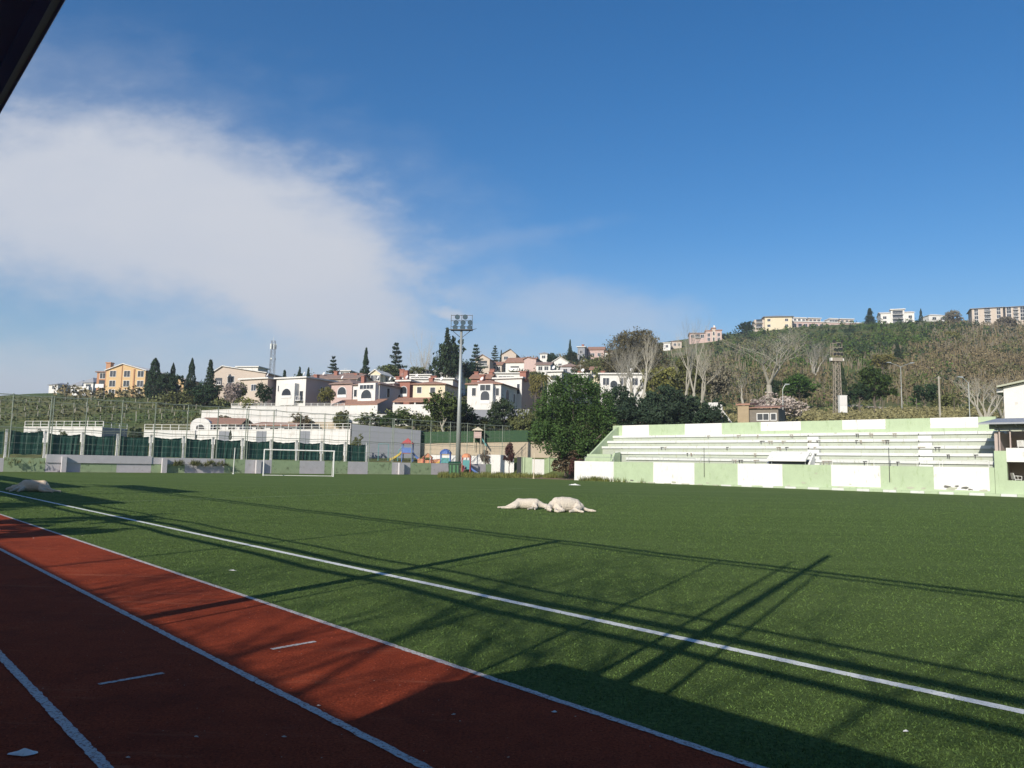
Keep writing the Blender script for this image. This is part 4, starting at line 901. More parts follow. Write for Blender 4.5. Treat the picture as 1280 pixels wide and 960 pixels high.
scrub('dark_scrub', 'dark evergreen bushes dotted over the right hillside', m_ldark, [(900, 404, 1290, 450, 1), (1040, 470, 1200, 506, 1), (880, 470, 960, 505, .8)], 520, 2, 5.5, .36, 2)
scrub('olive_scrub', 'olive coloured brush covering the right hillside', m_lolive, [(900, 420, 1290, 505, 1), (740, 450, 910, 500, .6)], 1300, 1.6, 4.5, .33, 3)
scrub('brown_scrub', 'leafless brown brush covering the right hillside', m_lbrown, [(900, 440, 1060, 508, 1), (1110, 438, 1290, 500, 1.4), (1180, 405, 1290, 445, 1.2)], 1250, 1.6, 4, .32, 4)
reeds('dry_reeds', 'tall dry brown canes on the right hillside above the street lamps', m_lbrown, [(1110, 440, 1290, 500, 1.5), (930, 455, 1060, 505, .7), (1180, 410, 1290, 445, .6)], 420, 2.8, 5)
reeds('grey_twigs', 'grey leafless thicket on the right hillside', m_lgrey, [(900, 440, 1290, 505, 1.0), (830, 440, 930, 500, .6), (1170, 405, 1290, 440, .8)], 300, 3.0, 6)
m_bankw = leafmat('leaf_dry_grass', (.20, .18, .085), .35)
scrub('weed_bank', 'dry weeds on the bank below the lane behind the grandstand', m_bankw, [(1000, 514, 1240, 528, 1), (900, 512, 1010, 528, .7)], 2600, .4, 1.1, .2, 7, 12, D0=78)
scrub('hedge_brush', 'low bushes between the gardens of the villas', m_lolive, [(190, 498, 350, 512, 1), (560, 505, 680, 548, 1.6), (400, 503, 585, 515, .8), (460, 515, 585, 530, .9), (520, 530, 670, 548, 1.5)], 560, 1.5, 3.0, .26, 8)
scrub('garden_trees', 'dark bushes filling the gaps between the ridge houses', m_ldark, [(575, 452, 750, 474, 1.4), (360, 468, 480, 480, .6), (190, 488, 290, 505, 1.0), (640, 474, 760, 500, .7)], 420, 2, 5, .36, 9)
scrub('ridge_brush', 'brown and olive bushes along the ridge line', m_lbrown, [(575, 448, 760, 470, 1.0), (60, 488, 180, 500, .9)], 260, 2, 4, .36, 10)
m_slope = leafmat('leaf_slope_grass', (.085, .10, .035), .3)
scrub('field_grass', 'tufts of grass and weeds on the left slope', m_slope, [(0, 497, 290, 532, 1)], 1500, .15, .5, .2, 11, 7)
scrub('left_weeds', 'dark weeds in patches on the left slope', m_lolive, [(0, 494, 290, 530, 1)], 60, .5, 1.2, .26, 12, 14)
# rows of stakes on the left slope
SB_ = MB(); rr = random.Random(3)
ov = thing('vineyard_stakes', 'rows of pale stakes and wires crossing the green left slope', 'stakes', (0, 0, 0))
for (x0, y0, x1, y1, k) in ((0, 507, 130, 500, 9), (0, 517, 200, 503, 14), (60, 521, 240, 506, 12), (110, 529, 245, 512, 10), (0, 526, 110, 515, 8), (170, 527, 250, 519, 6)):
    last = None; st = MB()
    for i in range(k):
        x = lerp(x0, x1, i/(k-1)); y = lerp(y0, y1, i/(k-1)); p, D = hit(x, y, 96)
        if p is None: continue
        st.box(p.x-.05, p.x+.05, p.y-.05, p.y+.05, p.z-.4, p.z+1.2)
        q = Vector((p.x, p.y, p.z+1.2))
        if last: st.tube(last, q, .025, .025, 3)
        last = q
    st.build('stake_row', m_pale, ov)

# ------------------------------------------------------------------ perimeter fence on its painted wall
FU = 80.2
def fpt(x):
    r_ = ray(x, 560); a = r_.x/r_.y; Y = FU/(-math.sin(UA)*a+math.cos(UA)); p = Vector((a*Y, Y, 0)); return p, p.dot(n_)
fo = thing('perimeter_fence', 'tall pipe fence with horizontal rails and dark green tarps behind the goal', 'fence', UN(FU, 0), UA)
# local frame: x along n_, y along u_ (away)
def FN(x): return fpt(x)[1]
FENP = [12.5, 60, 106, 150, 193, 233, 272, 307, 342, 375, 406, 435, 463, 491, 516, 539, 564, 585, 607, 629]
for k, x in enumerate(FENP):
    b_ = MB(); nx = FN(x); b_.tube((nx, .25, -.2), (nx+(.05 if k % 2 else -.03), .25, 6.95), .055, .045, 6)
    if k in (1, 7, 13): b_.tube((nx+.25, .25, -.2), (nx+.25, .25, 6.9), .05, .045, 6); b_.tube((nx+.12, .2, 0), (nx+1.6, -.0, 0.1), .03, .03, 4)
    b_.build('post', m_postg, fo)
n0, n1_ = FN(-60), FN(640)
for z, r in ((6.9, .035), (6.35, .022), (5.2, .012), (3.95, .035), (3.7, .02), (2.6, .012)):
    b_ = MB(); xs = [n0]+[FN(x) for x in FENP]+[n1_]; rr = random.Random(int(z*10))
    pts = [Vector((a, .25, z+rr.uniform(-.05, .05))) for a in xs]
    q = []
    for i in range(len(pts)-1): q += [pts[i], (pts[i]+pts[i+1])/2+Vector((0, 0, -.06))]
    b_.path(q+[pts[-1]], r, 5); b_.build('rail', m_postg, fo)
# fine net between the rails
b_ = MB(); a = n0
while a < n1_: b_.box(a-.006, a+.006, .2, .212, 1.6, 6.9); a += .9
z = 2
while z < 6.9: b_.box(n0, n1_, .2, .212, z-.006, z+.006); z += .6
b_.build('netting', m_postg, fo)
CP = [8, 57, 104, 148, 190, 231, 268, 305, 341, 373, 404, 434, 461]
prev = FN(-60)
for k, x in enumerate(CP):
    nx = FN(x); b_ = MB(); b_.box(nx-.09, nx+.09, .34, .55, .02, 3.75); b_.build('concrete_post', m_hwhite, fo)
for k in range(-1, len(CP)-1):
    a = FN(CP[k])+.0 if k >= 0 else FN(-60); c = FN(CP[k+1]); b_ = MB(); rr = random.Random(k+50); n = 14
    zt = 3.55 if k != 0 else 3.7; top = []; bot = []
    for i in range(n+1):
        f = i/n; xx = lerp(a+.2, c-.2, f); sag = -.16*math.sin(math.pi*f)*rr.uniform(.7, 1.3); top.append((xx, .45+rr.uniform(-.04, .04), zt+sag)); bot.append((xx, .45+rr.uniform(-.06, .06), 1.5+rr.uniform(0, .08)))
    for i in range(n): b_.face([bot[i], bot[i+1], top[i+1], top[i]])
    b_.build('tarp', m_tarp, fo)
# the low wall
lw = thing('low_wall', 'low block wall painted in grey white and faded green panels under the fence', 'wall', UN(FU, 0), UA)
def wseg(x0, x1, z0, z1, m, y0=-.12, y1=.12, nm='panel'):
    b_ = MB(); b_.box(FN(x0)+.002, FN(x1)-.002, y0, y1, z0, z1); b_.build(nm, m, lw)
wseg(-60, 6, 0, 1.2, m_pw2); wseg(6, 58, 0, 1.25, m_pg2)
segs = [(58, 80, 0), (80, 102, 0), (102, 147, 1), (147, 190, 0), (190, 210, 1), (210, 232, 1), (232, 281, 0), (281, 307, 1), (307, 340, 0), (340, 375, 1), (375, 406, 0), (406, 435, 1), (435, 460, 0), (460, 490, 1), (490, 513, 0), (513, 539, 1), (539, 566, 0), (566, 586, 1), (586, 607, 0), (607, 629, 1), (629, 641, 1)]
for x0, x1, c in segs: wseg(x0, x1, 0, 1.46 if x0 >= 281 else .85, m_pg2 if c else m_pw2)
wseg(58, 190, .853, 1.6, m_pw2, -.22, .12, 'coping_band'); wseg(190, 281, .853, 1.5, m_pw2, -.16, .12, 'coping_band')
for x in (80, 205, 322, 500):
    wseg(x-3, x+3, 0, 1.43, m_pw2, -.55, -.23, 'buttress')
struct_skirt = None
# small posts in front of the wall
for x, yt, lab in ((291.5, 560, 'white corner pole standing in front of the low wall left of the goal'), (667, 567, 'thin yellow corner flag pole at the far corner of the pitch')):
    p = G(x, 592.5 if x < 300 else 598); h = P(x, yt, p.y).z; b_ = MB(); b_.tube((p.x, p.y, 0), (p.x+.04, p.y, h), .045, .04, 8)
    b_.tube((p.x, p.y, 0), (p.x, p.y, .05), .12, .1, 8); b_.tube((p.x+.04, p.y, h), (p.x+.04, p.y, h+.04), .055, .02, 8)
    tag(b_.build('corner_pole', m_white if x < 300 else m_cream), lab, 'pole')
# right of the fence: green mesh, small painted wall
sw = thing('low_wall', 'short wall of pale green and white panels between the playground and the huge pine', 'wall', P(640, 596, 101), R(4))
def swx(x): return (x-640)/960*101
for x0, x1, zt, m in ((646, 652, 2.6, m_dark), (652, 665, 2.55, m_pgreen), (665, 680, 2.35, m_white), (680, 687, 2.5, m_pg2), (687, 697, 2.5, m_pg2), (697, 712, 2.1, m_conc)):
    b_ = MB(); b_.box(swx(x0)+.003, swx(x1)-.003, 0, .2, -.6, zt); b_.build('panel', m, sw)
for x in (652, 686, 655):
    b_ = MB(); b_.tube((swx(x), -.08, -.3), (swx(x), -.08, 2.7), .05, .05, 6); b_.build('post', m_pgreen, sw)
wl = thing('low_wall', 'white wall behind the young purple tree at the playground edge', 'wall', P(596, 590, 106))
b_ = MB(); b_.box(0, (642-596)/960*106, 0, .25, -1, 2.4); b_.box(-6.5, -.01, 0, .25, -1, 2.2); b_.build('panel', m_white, wl)

# ------------------------------------------------------------------ goal
gl = G(329, 594.8); gr = G(416.5, 596.0); gv_ = (gr-gl); gw = gv_.length; ga = math.atan2(gv_.y, gv_.x)
go = thing('football_goal', 'white football goal standing in front of the painted low wall', 'goal', gl, ga)
for x in (0, gw):
    b_ = MB(); b_.tube((x, 0, 0), (x, 0, 2.44), .06, .06, 8); b_.build('post', m_white, go)
b_ = MB(); b_.tube((-.06, 0, 2.44), (gw+.06, 0, 2.44), .06, .06, 8); b_.build('crossbar', m_white, go)
for x in (0, gw):
    b_ = MB(); b_.path([(x, 0, 2.4), (x, .9, 2.3), (x, 1.8, 0)], .03, 6); b_.path([(x, 1.8, .03), (x, 0, .03)], .03, 6); b_.build('net_support', m_white, go)
b_ = MB(); b_.tube((0, 1.8, .03), (gw, 1.8, .03), .03, .03, 6); b_.build('ground_bar', m_white, go)

# ------------------------------------------------------------------ floodlight mast
p = P(572, 592, 96); p.z = 0; fm = thing('floodlight_mast', 'tall grey floodlight mast with eight lamps and a platform', 'floodlight', p, R(-5))
htop = P(577.5, 413, 96).z
b_ = MB(); b_.tube((0, 0, -.3), (0, 0, .06), .45, .45, 12); b_.tube((0, 0, .06), (0, 0, htop), .34, .15, 14); b_.build('pole', m_galv, fm, True)
b_ = MB(); b_.box(-1.4, 1.4, -.5, .5, htop, htop+.08); 
for x in (-1.35, 0, 1.35): b_.box(x-.03, x+.03, -.03, .03, htop, htop+2.0)
for z in (.45, 1.2, 1.9): b_.box(-1.35, 1.35, -.03, .03, htop+z, htop+z+.06)
for s in (-1, 1): b_.tube((0, 0, htop-1), (s*1.2, 0, htop), .04, .04, 5); b_.tube((s*1.4, -.5, htop), (s*2.0, -.6, htop+.12), .05, .03, 5)
b_.build('platform', m_dark, fm)
m_lamp = mat('lamp_glass', (.08, .12, .16), .25, .2, 4)
for r_, (z, xs) in enumerate(((.42, (-.75, .2, 1.1)), (1.05, (-.65, .25, 1.15)), (1.75, (-.5, .5)))):
    for x in xs:
        lb = MB(); lb.tube((x, -.12, htop+z), (x, -.42, htop+z-.12), .2, .33, 10); lb.box(x-.16, x+.16, -.14, .12, htop+z-.14, htop+z+.14); l_ = lb.build('lamp', m_dark, fm)
        lb = MB(); lb.tube((x, -.425, htop+z-.122), (x, -.44, htop+z-.128), .29, .29, 10); lb.build('lens', m_lamp, l_)
        lb = MB(); lb.tube((x, 0, htop+z-.3), (x, 0, htop+z+.1), .03, .03, 4); lb.build('bracket', m_dark, l_)
# dumpster
p = G(568, 595.3); p = P(568, 594.5, 92); p.z = 0
du = thing('dumpster', 'dark green wheeled waste container beside the floodlight mast', 'dumpster', p, R(-4))
m_dg = mat('dumpster_green', (.012, .05, .022), .45, .2, 3); m_dg2 = mat('dumpster_panel_green', (.04, .14, .05), .5, .2, 3)
b_ = MB(); b_.prism([(-.62, -.45, .18), (-.68, -.5, 1.45), (-.68, .5, 1.45), (-.62, .4, .18)], (1.24, 0, 0)); b_.box(-.75, .75, -.56, .56, 1.4, 1.5)
for x in (-.75, .71): b_.box(x, x+.04, -.06, .06, 1.0, 1.4)
b_.build('bin_body', m_dg, du)
b_ = MB(); b_.prism([(-.72, -.55, 1.505), (-.72, -.2, 1.72), (-.72, .3, 1.72), (-.72, .55, 1.505)], (1.44, 0, 0)); b_.build('lid', m_dg, du)
b_ = MB(); b_.box(-.12, .12, -.5, -.46, .35, 1.3); b_.box(-.5, -.36, -.5, -.46, .35, 1.3); b_.box(.36, .5, -.5, -.46, .35, 1.3); b_.build('rib', m_dg2, du)
for x in (-.5, .5):
    for y in (-.32, .32): b_ = MB(); b_.tube((x-.04, y, .1), (x+.04, y, .1), .1, .1, 10); b_.build('wheel', m_dark, du)

# ------------------------------------------------------------------ playground
def pmat(n, c): return mat('play_'+n, tuple(.8*v+.05 for v in c), .55, .14, 3)
BL, RD, YL, OR, TL, PKM = pmat('blue', (.03, .12, .42)), pmat('red', (.42, .035, .03)), pmat('yellow', (.60, .42, .03)), pmat('orange', (.60, .22, .08)), pmat('teal', (.03, .26, .26)), pmat('magenta', (.32, .03, .12))
def slide(o, x0, z0, x1, z1, y, w, m, curve=.15, nm='slide'):
    b_ = MB(); n = 10; pr = None
    for i in range(n+1):
        f = i/n; x = lerp(x0, x1, f); z = lerp(z0, z1, f)-curve*math.sin(math.pi*f)*abs(x1-x0)*.5
        cur = [(x, y-w/2, z+.28), (x, y-w/2+.06, z), (x, y+w/2-.06, z), (x, y+w/2, z+.28), (x, y+w/2+.04, z+.28), (x, y+w/2, z-.06), (x, y-w/2, z-.06), (x, y-w/2-.04, z+.28)]
        if pr:
            for j in range(8): b_.face([pr[j], pr[(j+1) % 8], cur[(j+1) % 8], cur[j]])
        pr = cur
    b_.build(nm, m, o)
def tower(o, x, y, s, deck, top, roofm, panm, postm, dome=True):
    for dx in (-s, s):
        for dy in (-s, s): b_ = MB(); b_.tube((x+dx, y+dy, -.3), (x+dx, y+dy, top), .07, .07, 8); b_.build('post', postm, o)
    b_ = MB(); b_.box(x-s, x+s, y-s, y+s, deck-.1, deck); b_.build('deck', RD, o)
    for (a, b2, c, d) in ((x-s, x+s, y-s-.05, y-s), (x-s-.05, x-s, y-s, y+s)):
        b_ = MB(); b_.box(a, b2, c, d, deck, deck+.8); b_.build('side_panel', panm, o)
    b_ = MB()
    if dome:
        n = 10; rg = [(s*1.3*math.cos(k*.31), top+s*1.1*math.sin(k*.31)) for k in range(6)]
        for k in range(5):
            for i in range(n):
                a0, a1 = 6.283*i/n, 6.283*(i+1)/n; r0, z0 = rg[k]; r1, z1 = rg[k+1]
                b_.face([(x+r0*math.cos(a0), y+r0*math.sin(a0), z0), (x+r0*math.cos(a1), y+r0*math.sin(a1), z0), (x+r1*math.cos(a1), y+r1*math.sin(a1), z1), (x+r1*math.cos(a0), y+r1*math.sin(a0), z1)])
    else:
        c = (x, y, top+s*1.2); q = [(x-s*1.3, y-s*1.3, top), (x+s*1.3, y-s*1.3, top), (x+s*1.3, y+s*1.3, top), (x-s*1.3, y+s*1.3, top)]
        for i in range(4): b_.face([q[i], q[(i+1) % 4], c])
        b_.face(q[::-1])
    b_.build('roof', roofm, o)
def play(label, x, D): 
    p = P(x, 579, D); p.z = T(p.x, p.y)+.0; return thing('climbing_frame', label, 'play equipment', p, scale=(.88, .88, .86))
k = 103/960
o = play('play tower with a dark red roof and a wide yellow slide, left of the playground', 509, 103)
tower(o, 0, 0, .75, 1.3, 2.7, RD, BL, BL, False); slide(o, -.8, 1.3, -2.6, .1, -.1, .9, YL); slide(o, .8, 1.2, 1.9, .1, .2, .6, BL)
b_ = MB(); b_.path([(-1.4, -.5, 0), (-1.3, -.5, 1.6), (-.8, -.5, 2.2)], .06, 6); b_.path([(-4.4, -.2, 0), (-4.4, -.2, 2.6), (-2.9, -.2, 2.6), (-2.9, -.2, 0)], .05, 6); b_.build('climbing_bars', TL, o)
o = play('long play frame with orange panels, yellow spiral slide and blue domed tower', 546, 102)
tower(o, 1.3, 0, .7, 1.6, 3.0, BL, TL, BL); tower(o, -1.4, .2, .6, 1.2, 2.4, OR, OR, RD, False)
b_ = MB()
for i in range(22):
    a = i*.42; z = 1.7-i*.075; b_.tube((-.1+.5*math.cos(a), -.6+.5*math.sin(a), z), (-.1+.5*math.cos(a+.42), -.6+.5*math.sin(a+.42), z-.075), .2, .2, 8)
b_.build('spiral_slide', YL, o)
b_ = MB(); b_.tube((-.8, .1, 1.7), (.7, .1, 1.9), .38, .38, 10); b_.build('crawl_tube', OR, o)
slide(o, 1.9, 1.6, 3.3, .15, -.3, .6, BL)
for x in (-2.6, -2.1): b_ = MB(); b_.tube((x, 0, -.3), (x, 0, 2.3), .05, .05, 6); b_.build('post', RD, o)
b_ = MB(); b_.box(-2.9, -1.9, -.1, 0, 1.2, 2.2); b_.build('play_panel', OR, o)
o = play('play tower with orange dome, magenta slide and blue slide right of the floodlight mast', 583, 103)
tower(o, 0, 0, .6, 1.5, 2.7, OR, TL, RD); slide(o, -.1, 1.3, -.6, .1, -.8, .6, PKM); slide(o, .6, 1.1, 2.0, .1, -.1, .6, BL)
b_ = MB(); b_.box(-.3, .5, -.72, -.66, .9, 1.9); b_.build('play_panel', TL, o)
o = play('small magenta seesaw bench between the two left play towers', 528, 101)
b_ = MB(); b_.tube((-1.3, 0, .75), (1.3, 0, .35), .07, .07, 8); b_.build('beam', PKM, o); b_ = MB(); b_.prism([(-.25, -.12, -.2), (.25, -.12, -.2), (0, -.12, .6)], (0, .24, 0)); b_.build('base', PKM, o)
for x, z in ((-1.2, .8), (1.2, .4)): b_ = MB(); b_.box(x-.18, x+.18, -.15, .15, z, z+.08); b_.build('seat', RD, o)
p = P(597, 553, 112); p.z = T(p.x, p.y); p.z = P(597, 553, 112.5).z
o = thing('playhouse', 'tiny pink playhouse tower with a yellow roof up on the terrace', 'playhouse', p)
for dx in (-.5, .5):
    for dy in (-.5, .5): b_ = MB(); b_.tube((dx, dy, -1.2), (dx, dy, 1.9), .05, .05, 6); b_.build('post', m_cream, o)
b_ = MB(); b_.box(-.55, .55, -.55, .55, .6, 1.5); b_.build('cabin', m_pink, o)
b_ = MB(); q = [(-.85, -.85, 1.7), (.85, -.85, 1.7), (.85, .85, 1.7), (-.85, .85, 1.7)]; [b_.face([q[i], q[(i+1) % 4], (0, 0, 2.25)]) for i in range(4)]; b_.face(q[::-1]); b_.build('roof', m_cream, o)
slide(o, .5, .7, 1.3, -.6, 0, .45, TL)
mf = wall_run('mesh_fence', 'dark green mesh fence along the top of the sand coloured wall', [(524, 540, 553), (672, 537.5, 551)], [112.9, 112.9], mat('green_mesh', (.02, .06, .022), .8, .3, 3, col2=(.05, .09, .03), m2scale=4), th=.04, cap=False, cat='fence', found=.1)

# ------------------------------------------------------------------ lattice mast, phone mast, lamps, shed, lane
def lattice(name, label, cat, x, yb, yt, D, w0, w1, m, n=9):
    p = P(x, yb, D); h = P(x, yt, D).z-p.z; p0 = Vector((p.x, p.y, T(p.x, p.y))); h += p.z-p0.z; o = thing(name, label, cat, p0)
    C = [(-1, -1), (1, -1), (1, 1), (-1, 1)]
    lb = MB()
    for c in C: lb.tube((c[0]*w0, c[1]*w0, -.5), (c[0]*w1, c[1]*w1, h), .07, .06, 5)
    lb.build('frame', m, o); bb = MB()
    for i in range(n):
        a, b2 = i/n, (i+1)/n; wa, wb_ = lerp(w0, w1, a), lerp(w0, w1, b2)
        for j in range(4):
            c, d = C[j], C[(j+1) % 4]; bb.tube((c[0]*wa, c[1]*wa, h*a), (d[0]*wb_, d[1]*wb_, h*b2), .035, .035, 4); bb.tube((d[0]*wa, d[1]*wa, h*a), (c[0]*wb_, c[1]*wb_, h*b2), .035, .035, 4); bb.tube((c[0]*wb_, c[1]*wb_, h*b2), (d[0]*wb_, d[1]*wb_, h*b2), .035, .035, 4)
    bb.build('bracing', m, o); return o, h
m_rust = mat('rusty_pale_steel', (.27, .235, .19), .8, .2, 3, col2=(.14, .09, .06), m2scale=4, m2t=.58)
o, h = lattice('floodlight_tower', 'rusty lattice floodlight tower with an open box top on the right hillside', 'floodlight', 1047, 506, 452, 128, .55, .4, m_rust)
b_ = MB(); b_.box(-.8, .8, -.6, .6, h, h+.6); b_.build('platform', m_rust, o)
b_ = MB()
for c in ((-.75, -.5), (.75, -.5), (.75, .5), (-.75, .5)): b_.tube((c[0], c[1], h+.9), (c[0], c[1], h+3.2), .05, .05, 5)
for z in (h+1.5, h+2.3, h+3.15): b_.path([(-.75, -.5, z), (.75, -.5, z), (.75, .5, z), (-.75, .5, z), (-.75, -.5, z)], .05, 5)
b_.build('lamp_frame', m_rust, o)
for x, z in ((-.6, 1.2), (0, 1.25), (.6, 1.2), (-.5, 2.0), (.5, 2.1), (-.7, 3.4), (.7, 3.45), (.05, 2.9)):
    b_ = MB(); b_.tube((x, -.5, h+z), (x, -.85, h+z-.1), .15, .25, 8); b_.build('lamp', m_dark, o)
b_ = MB(); b_.box(-1.1, -.82, -.4, .2, h+.1, h+.6); b_.box(.82, 1.1, -.4, .2, h+.1, h+.5); b_.build('ballast_box', m_hwhite, o)
p = P(1054.5, 508, 124); o = thing('electric_cabinet', 'white electric cabinet at the foot of the rusty lattice tower', 'cabinet', p)
b_ = MB(); b_.box(-.6, .6, 0, .7, -1, 1.75); b_.build('case', m_white, o); b_ = MB(); b_.box(-.55, -.02, -.03, -.003, .1, 1.6); b_.build('door', m_hwhite, o); b_ = MB(); b_.box(.02, .55, -.03, -.003, .1, 1.6); b_.build('door', m_hwhite, o); b_ = MB(); b_.box(-.66, .66, -.06, .75, 1.753, 1.83); b_.build('top', m_white, o)
m_dark2 = mat('mast_grey', (.16, .17, .19), .6, .1, 3)
o, h = lattice('phone_mast', 'slim grey lattice phone mast on the skyline above the beige block', 'mast', 339.5, 474, 426, 250, .8, .55, m_dark2, 8)
b_ = MB()
for a in range(6):
    c, s = math.cos(a*1.05), math.sin(a*1.05); b_.box(c*.95-.11, c*.95+.11, s*.95-.08, s*.95+.08, h-2.8, h-1.0); b_.tube((c*.5, s*.5, h-2), (c*1.1, s*1.1, h-2), .05, .05, 4)
for a in range(3): c, s = math.cos(a*2.1+.3), math.sin(a*2.1+.3); b_.tube((c*.8, s*.8, h-6), (c*1.0, s*1.0, h-6), .3, .3, 10)
b_.build('antenna', m_galv, o); b_ = MB(); b_.tube((0, 0, h-.3), (0, 0, h+1.6), .05, .04, 4); b_.build('rod', m_galv, o)
def lamp(label, x, yb, yt, D, arms, arm=1.7, m=m_galv, r=.07):
    p = P(x, yb, D); h = P(x, yt, D).z-p.z; o = thing('street_lamp', label, 'street lamp', p, 0)
    b_ = MB(); b_.tube((0, 0, -1.5), (0, 0, h), r, r*.55, 8); b_.build('pole', m, o)
    for s in arms:
        b_ = MB(); b_.path([(0, 0, h-.1), (s*arm*.5, 0, h+.28), (s*arm, 0, h+.55)], .045, 6); a = b_.build('arm', m, o)
        b_ = MB(); b_.prism([(s*arm*.95, -.14, h+.5), (s*(arm+.6), -.12, h+.60), (s*(arm+.55), -.10, h+.70), (s*arm*.95, -.12, h+.7)][::int(s)], (0, .26, 0)); b_.build('lamp_head', m_galv, a)
lamp('tall street lamp with two spread arms behind the grandstand', 1127.5, 512, 458, 128, (-1, 1))
lamp('street lamp with one short arm standing by the bare tree at the right', 1212.5, 527, 478, 92, (-1,), .7)
lamp('slim street lamp with a small head beside the shed and blossom bush', 979, 530, 486, 104, (1,), .35)
p = P(1175, 516, 112); h = P(1175, 470, 112).z-p.z; b_ = MB(); b_.tube((p.x, p.y, p.z-1.5), (p.x, p.y, p.z+h), .16, .11, 8); b_.box(p.x-.35, p.x+.35, p.y-.05, p.y+.05, p.z+h-.35, p.z+h-.25); tag(b_.build('utility_pole', m_pale), 'plain pale concrete pole between the street lamps on the right', 'pole')
def small_post(label, x, yb, yt, D):
    p = P(x, yb, D); h = P(x, yt, D).z-p.z; b_ = MB(); b_.tube((p.x, p.y, p.z-1), (p.x, p.y, p.z+h), .07, .06, 6); b_.tube((p.x, p.y, p.z+h), (p.x, p.y, p.z+h+.05), .08, .03, 6); return tag(b_.build('fence_post', m_bark), label, 'post', 'short posts along the lane')
for x, l in ((1075, 'first short dark post right of the white cabinet'), (1093, 'second short dark post right of the white cabinet'), (1103, 'thick short dark post left of the double street lamp'), (1146, 'short dark post under the low dark pine'), (1193, 'short dark post right of the plain concrete pole')):
    small_post(l, x, 512, 498, 126)
# lane along the hill foot
mb = MB(); prev = None
for i in range(41):
    x = lerp(1055, 1205, i/40); y = lerp(508.5, 517, (i/40)**.9); p, D = hit(x, y, 96)
    if p is None: continue
    q = (Vector((p.x, p.y, p.z+.25)), Vector((p.x, p.y+4, T(p.x, p.y+4)+.3)), Vector((p.x, p.y, p.z-.5)))
    if prev: mb.face([prev[0], q[0], q[1], prev[1]]); mb.face([prev[2], q[2], q[0], prev[0]])
    prev = q
struct(mb.build('lane', mat('pale_lane', (.46, .41, .33), .95, .12, 1)))
# shed
o, w, h = house('shed', 'low brick shed with rusty red roof and patched front under the blossom', 'shed', 922, 936, 507, 528, 100, 5, mat('brown_plaster', (.32, .25, .16), .95, .15, 2), ('mono', .5), m_tile, [], yaw=-30, eave=.2)
wb = MB(); wb.box(w+.003, w+3.6, .4, 5, -1, h-.4); wb.build('lean_to', mat('dark_brown_plaster', (.17, .15, .125), .95, .2, 3, col2=(.36, .34, .3), m2scale=2.5, m2t=.6), o); wb = MB(); wb.prism([(w, 0, h-.38), (w, 5, h+.2), (w, 5, h+.3), (w, 0, h-.28)], (3.9, 0, 0)); wb.build('lean_to_roof', m_tile, o)
window(o, Matrix.Translation((0, .4, 0)), 'win', w+1.7, .3, 1.4, .8); window(o, Matrix.Translation((0, .4, 0)), 'win', w+3.0, .3, .6, .8)
o = wall_run('gate_wall', 'white end wall with a slanting buttress left of the shed', [(886, 503, 527), (903, 503, 527)], [102, 102], m_hwhite, th=.3, cap=False); 
b_ = MB(); w_ = (903-886)/960*102; hg = 24/960*102; b_.prism([(w_+.01, 0, hg*.65), (w_+2.0, 0, -1), (w_+1.7, 0, -1), (w_+.01, 0, hg*.5)], (0, .2, 0)); b_.build('buttress', m_hwhite, o)

# ------------------------------------------------------------------ grandstand
SANG = math.atan2(SE.y, SE.x)
def sx(px, t=0.0, y=590):
    r_ = ray(px, y); a = r_.x/r_.y; q = SA+SBK*t; return (a*q.y-q.x)/(SE.x-a*SE.y)
st = thing('grandstand', 'long concrete grandstand with white bench rows and panels painted pale green and white', 'grandstand', (SA.x, SA.y, 0), SANG)
LE = sx(1243)
TK = [1.75+.98*k for k in range(6)]; ZK = [1.85+.6*k for k in range(6)]
m_seatw = mat('bench_white', (.58, .59, .56), .75, .08, 1, col2=(.34, .35, .26), m2scale=3.4, m2t=.585)
m_riser = mat('riser_green_grey', (.37, .40, .33), .85, .1, 1, col2=(.32, .34, .24), m2scale=2.6, m2t=.55, streak=.5)
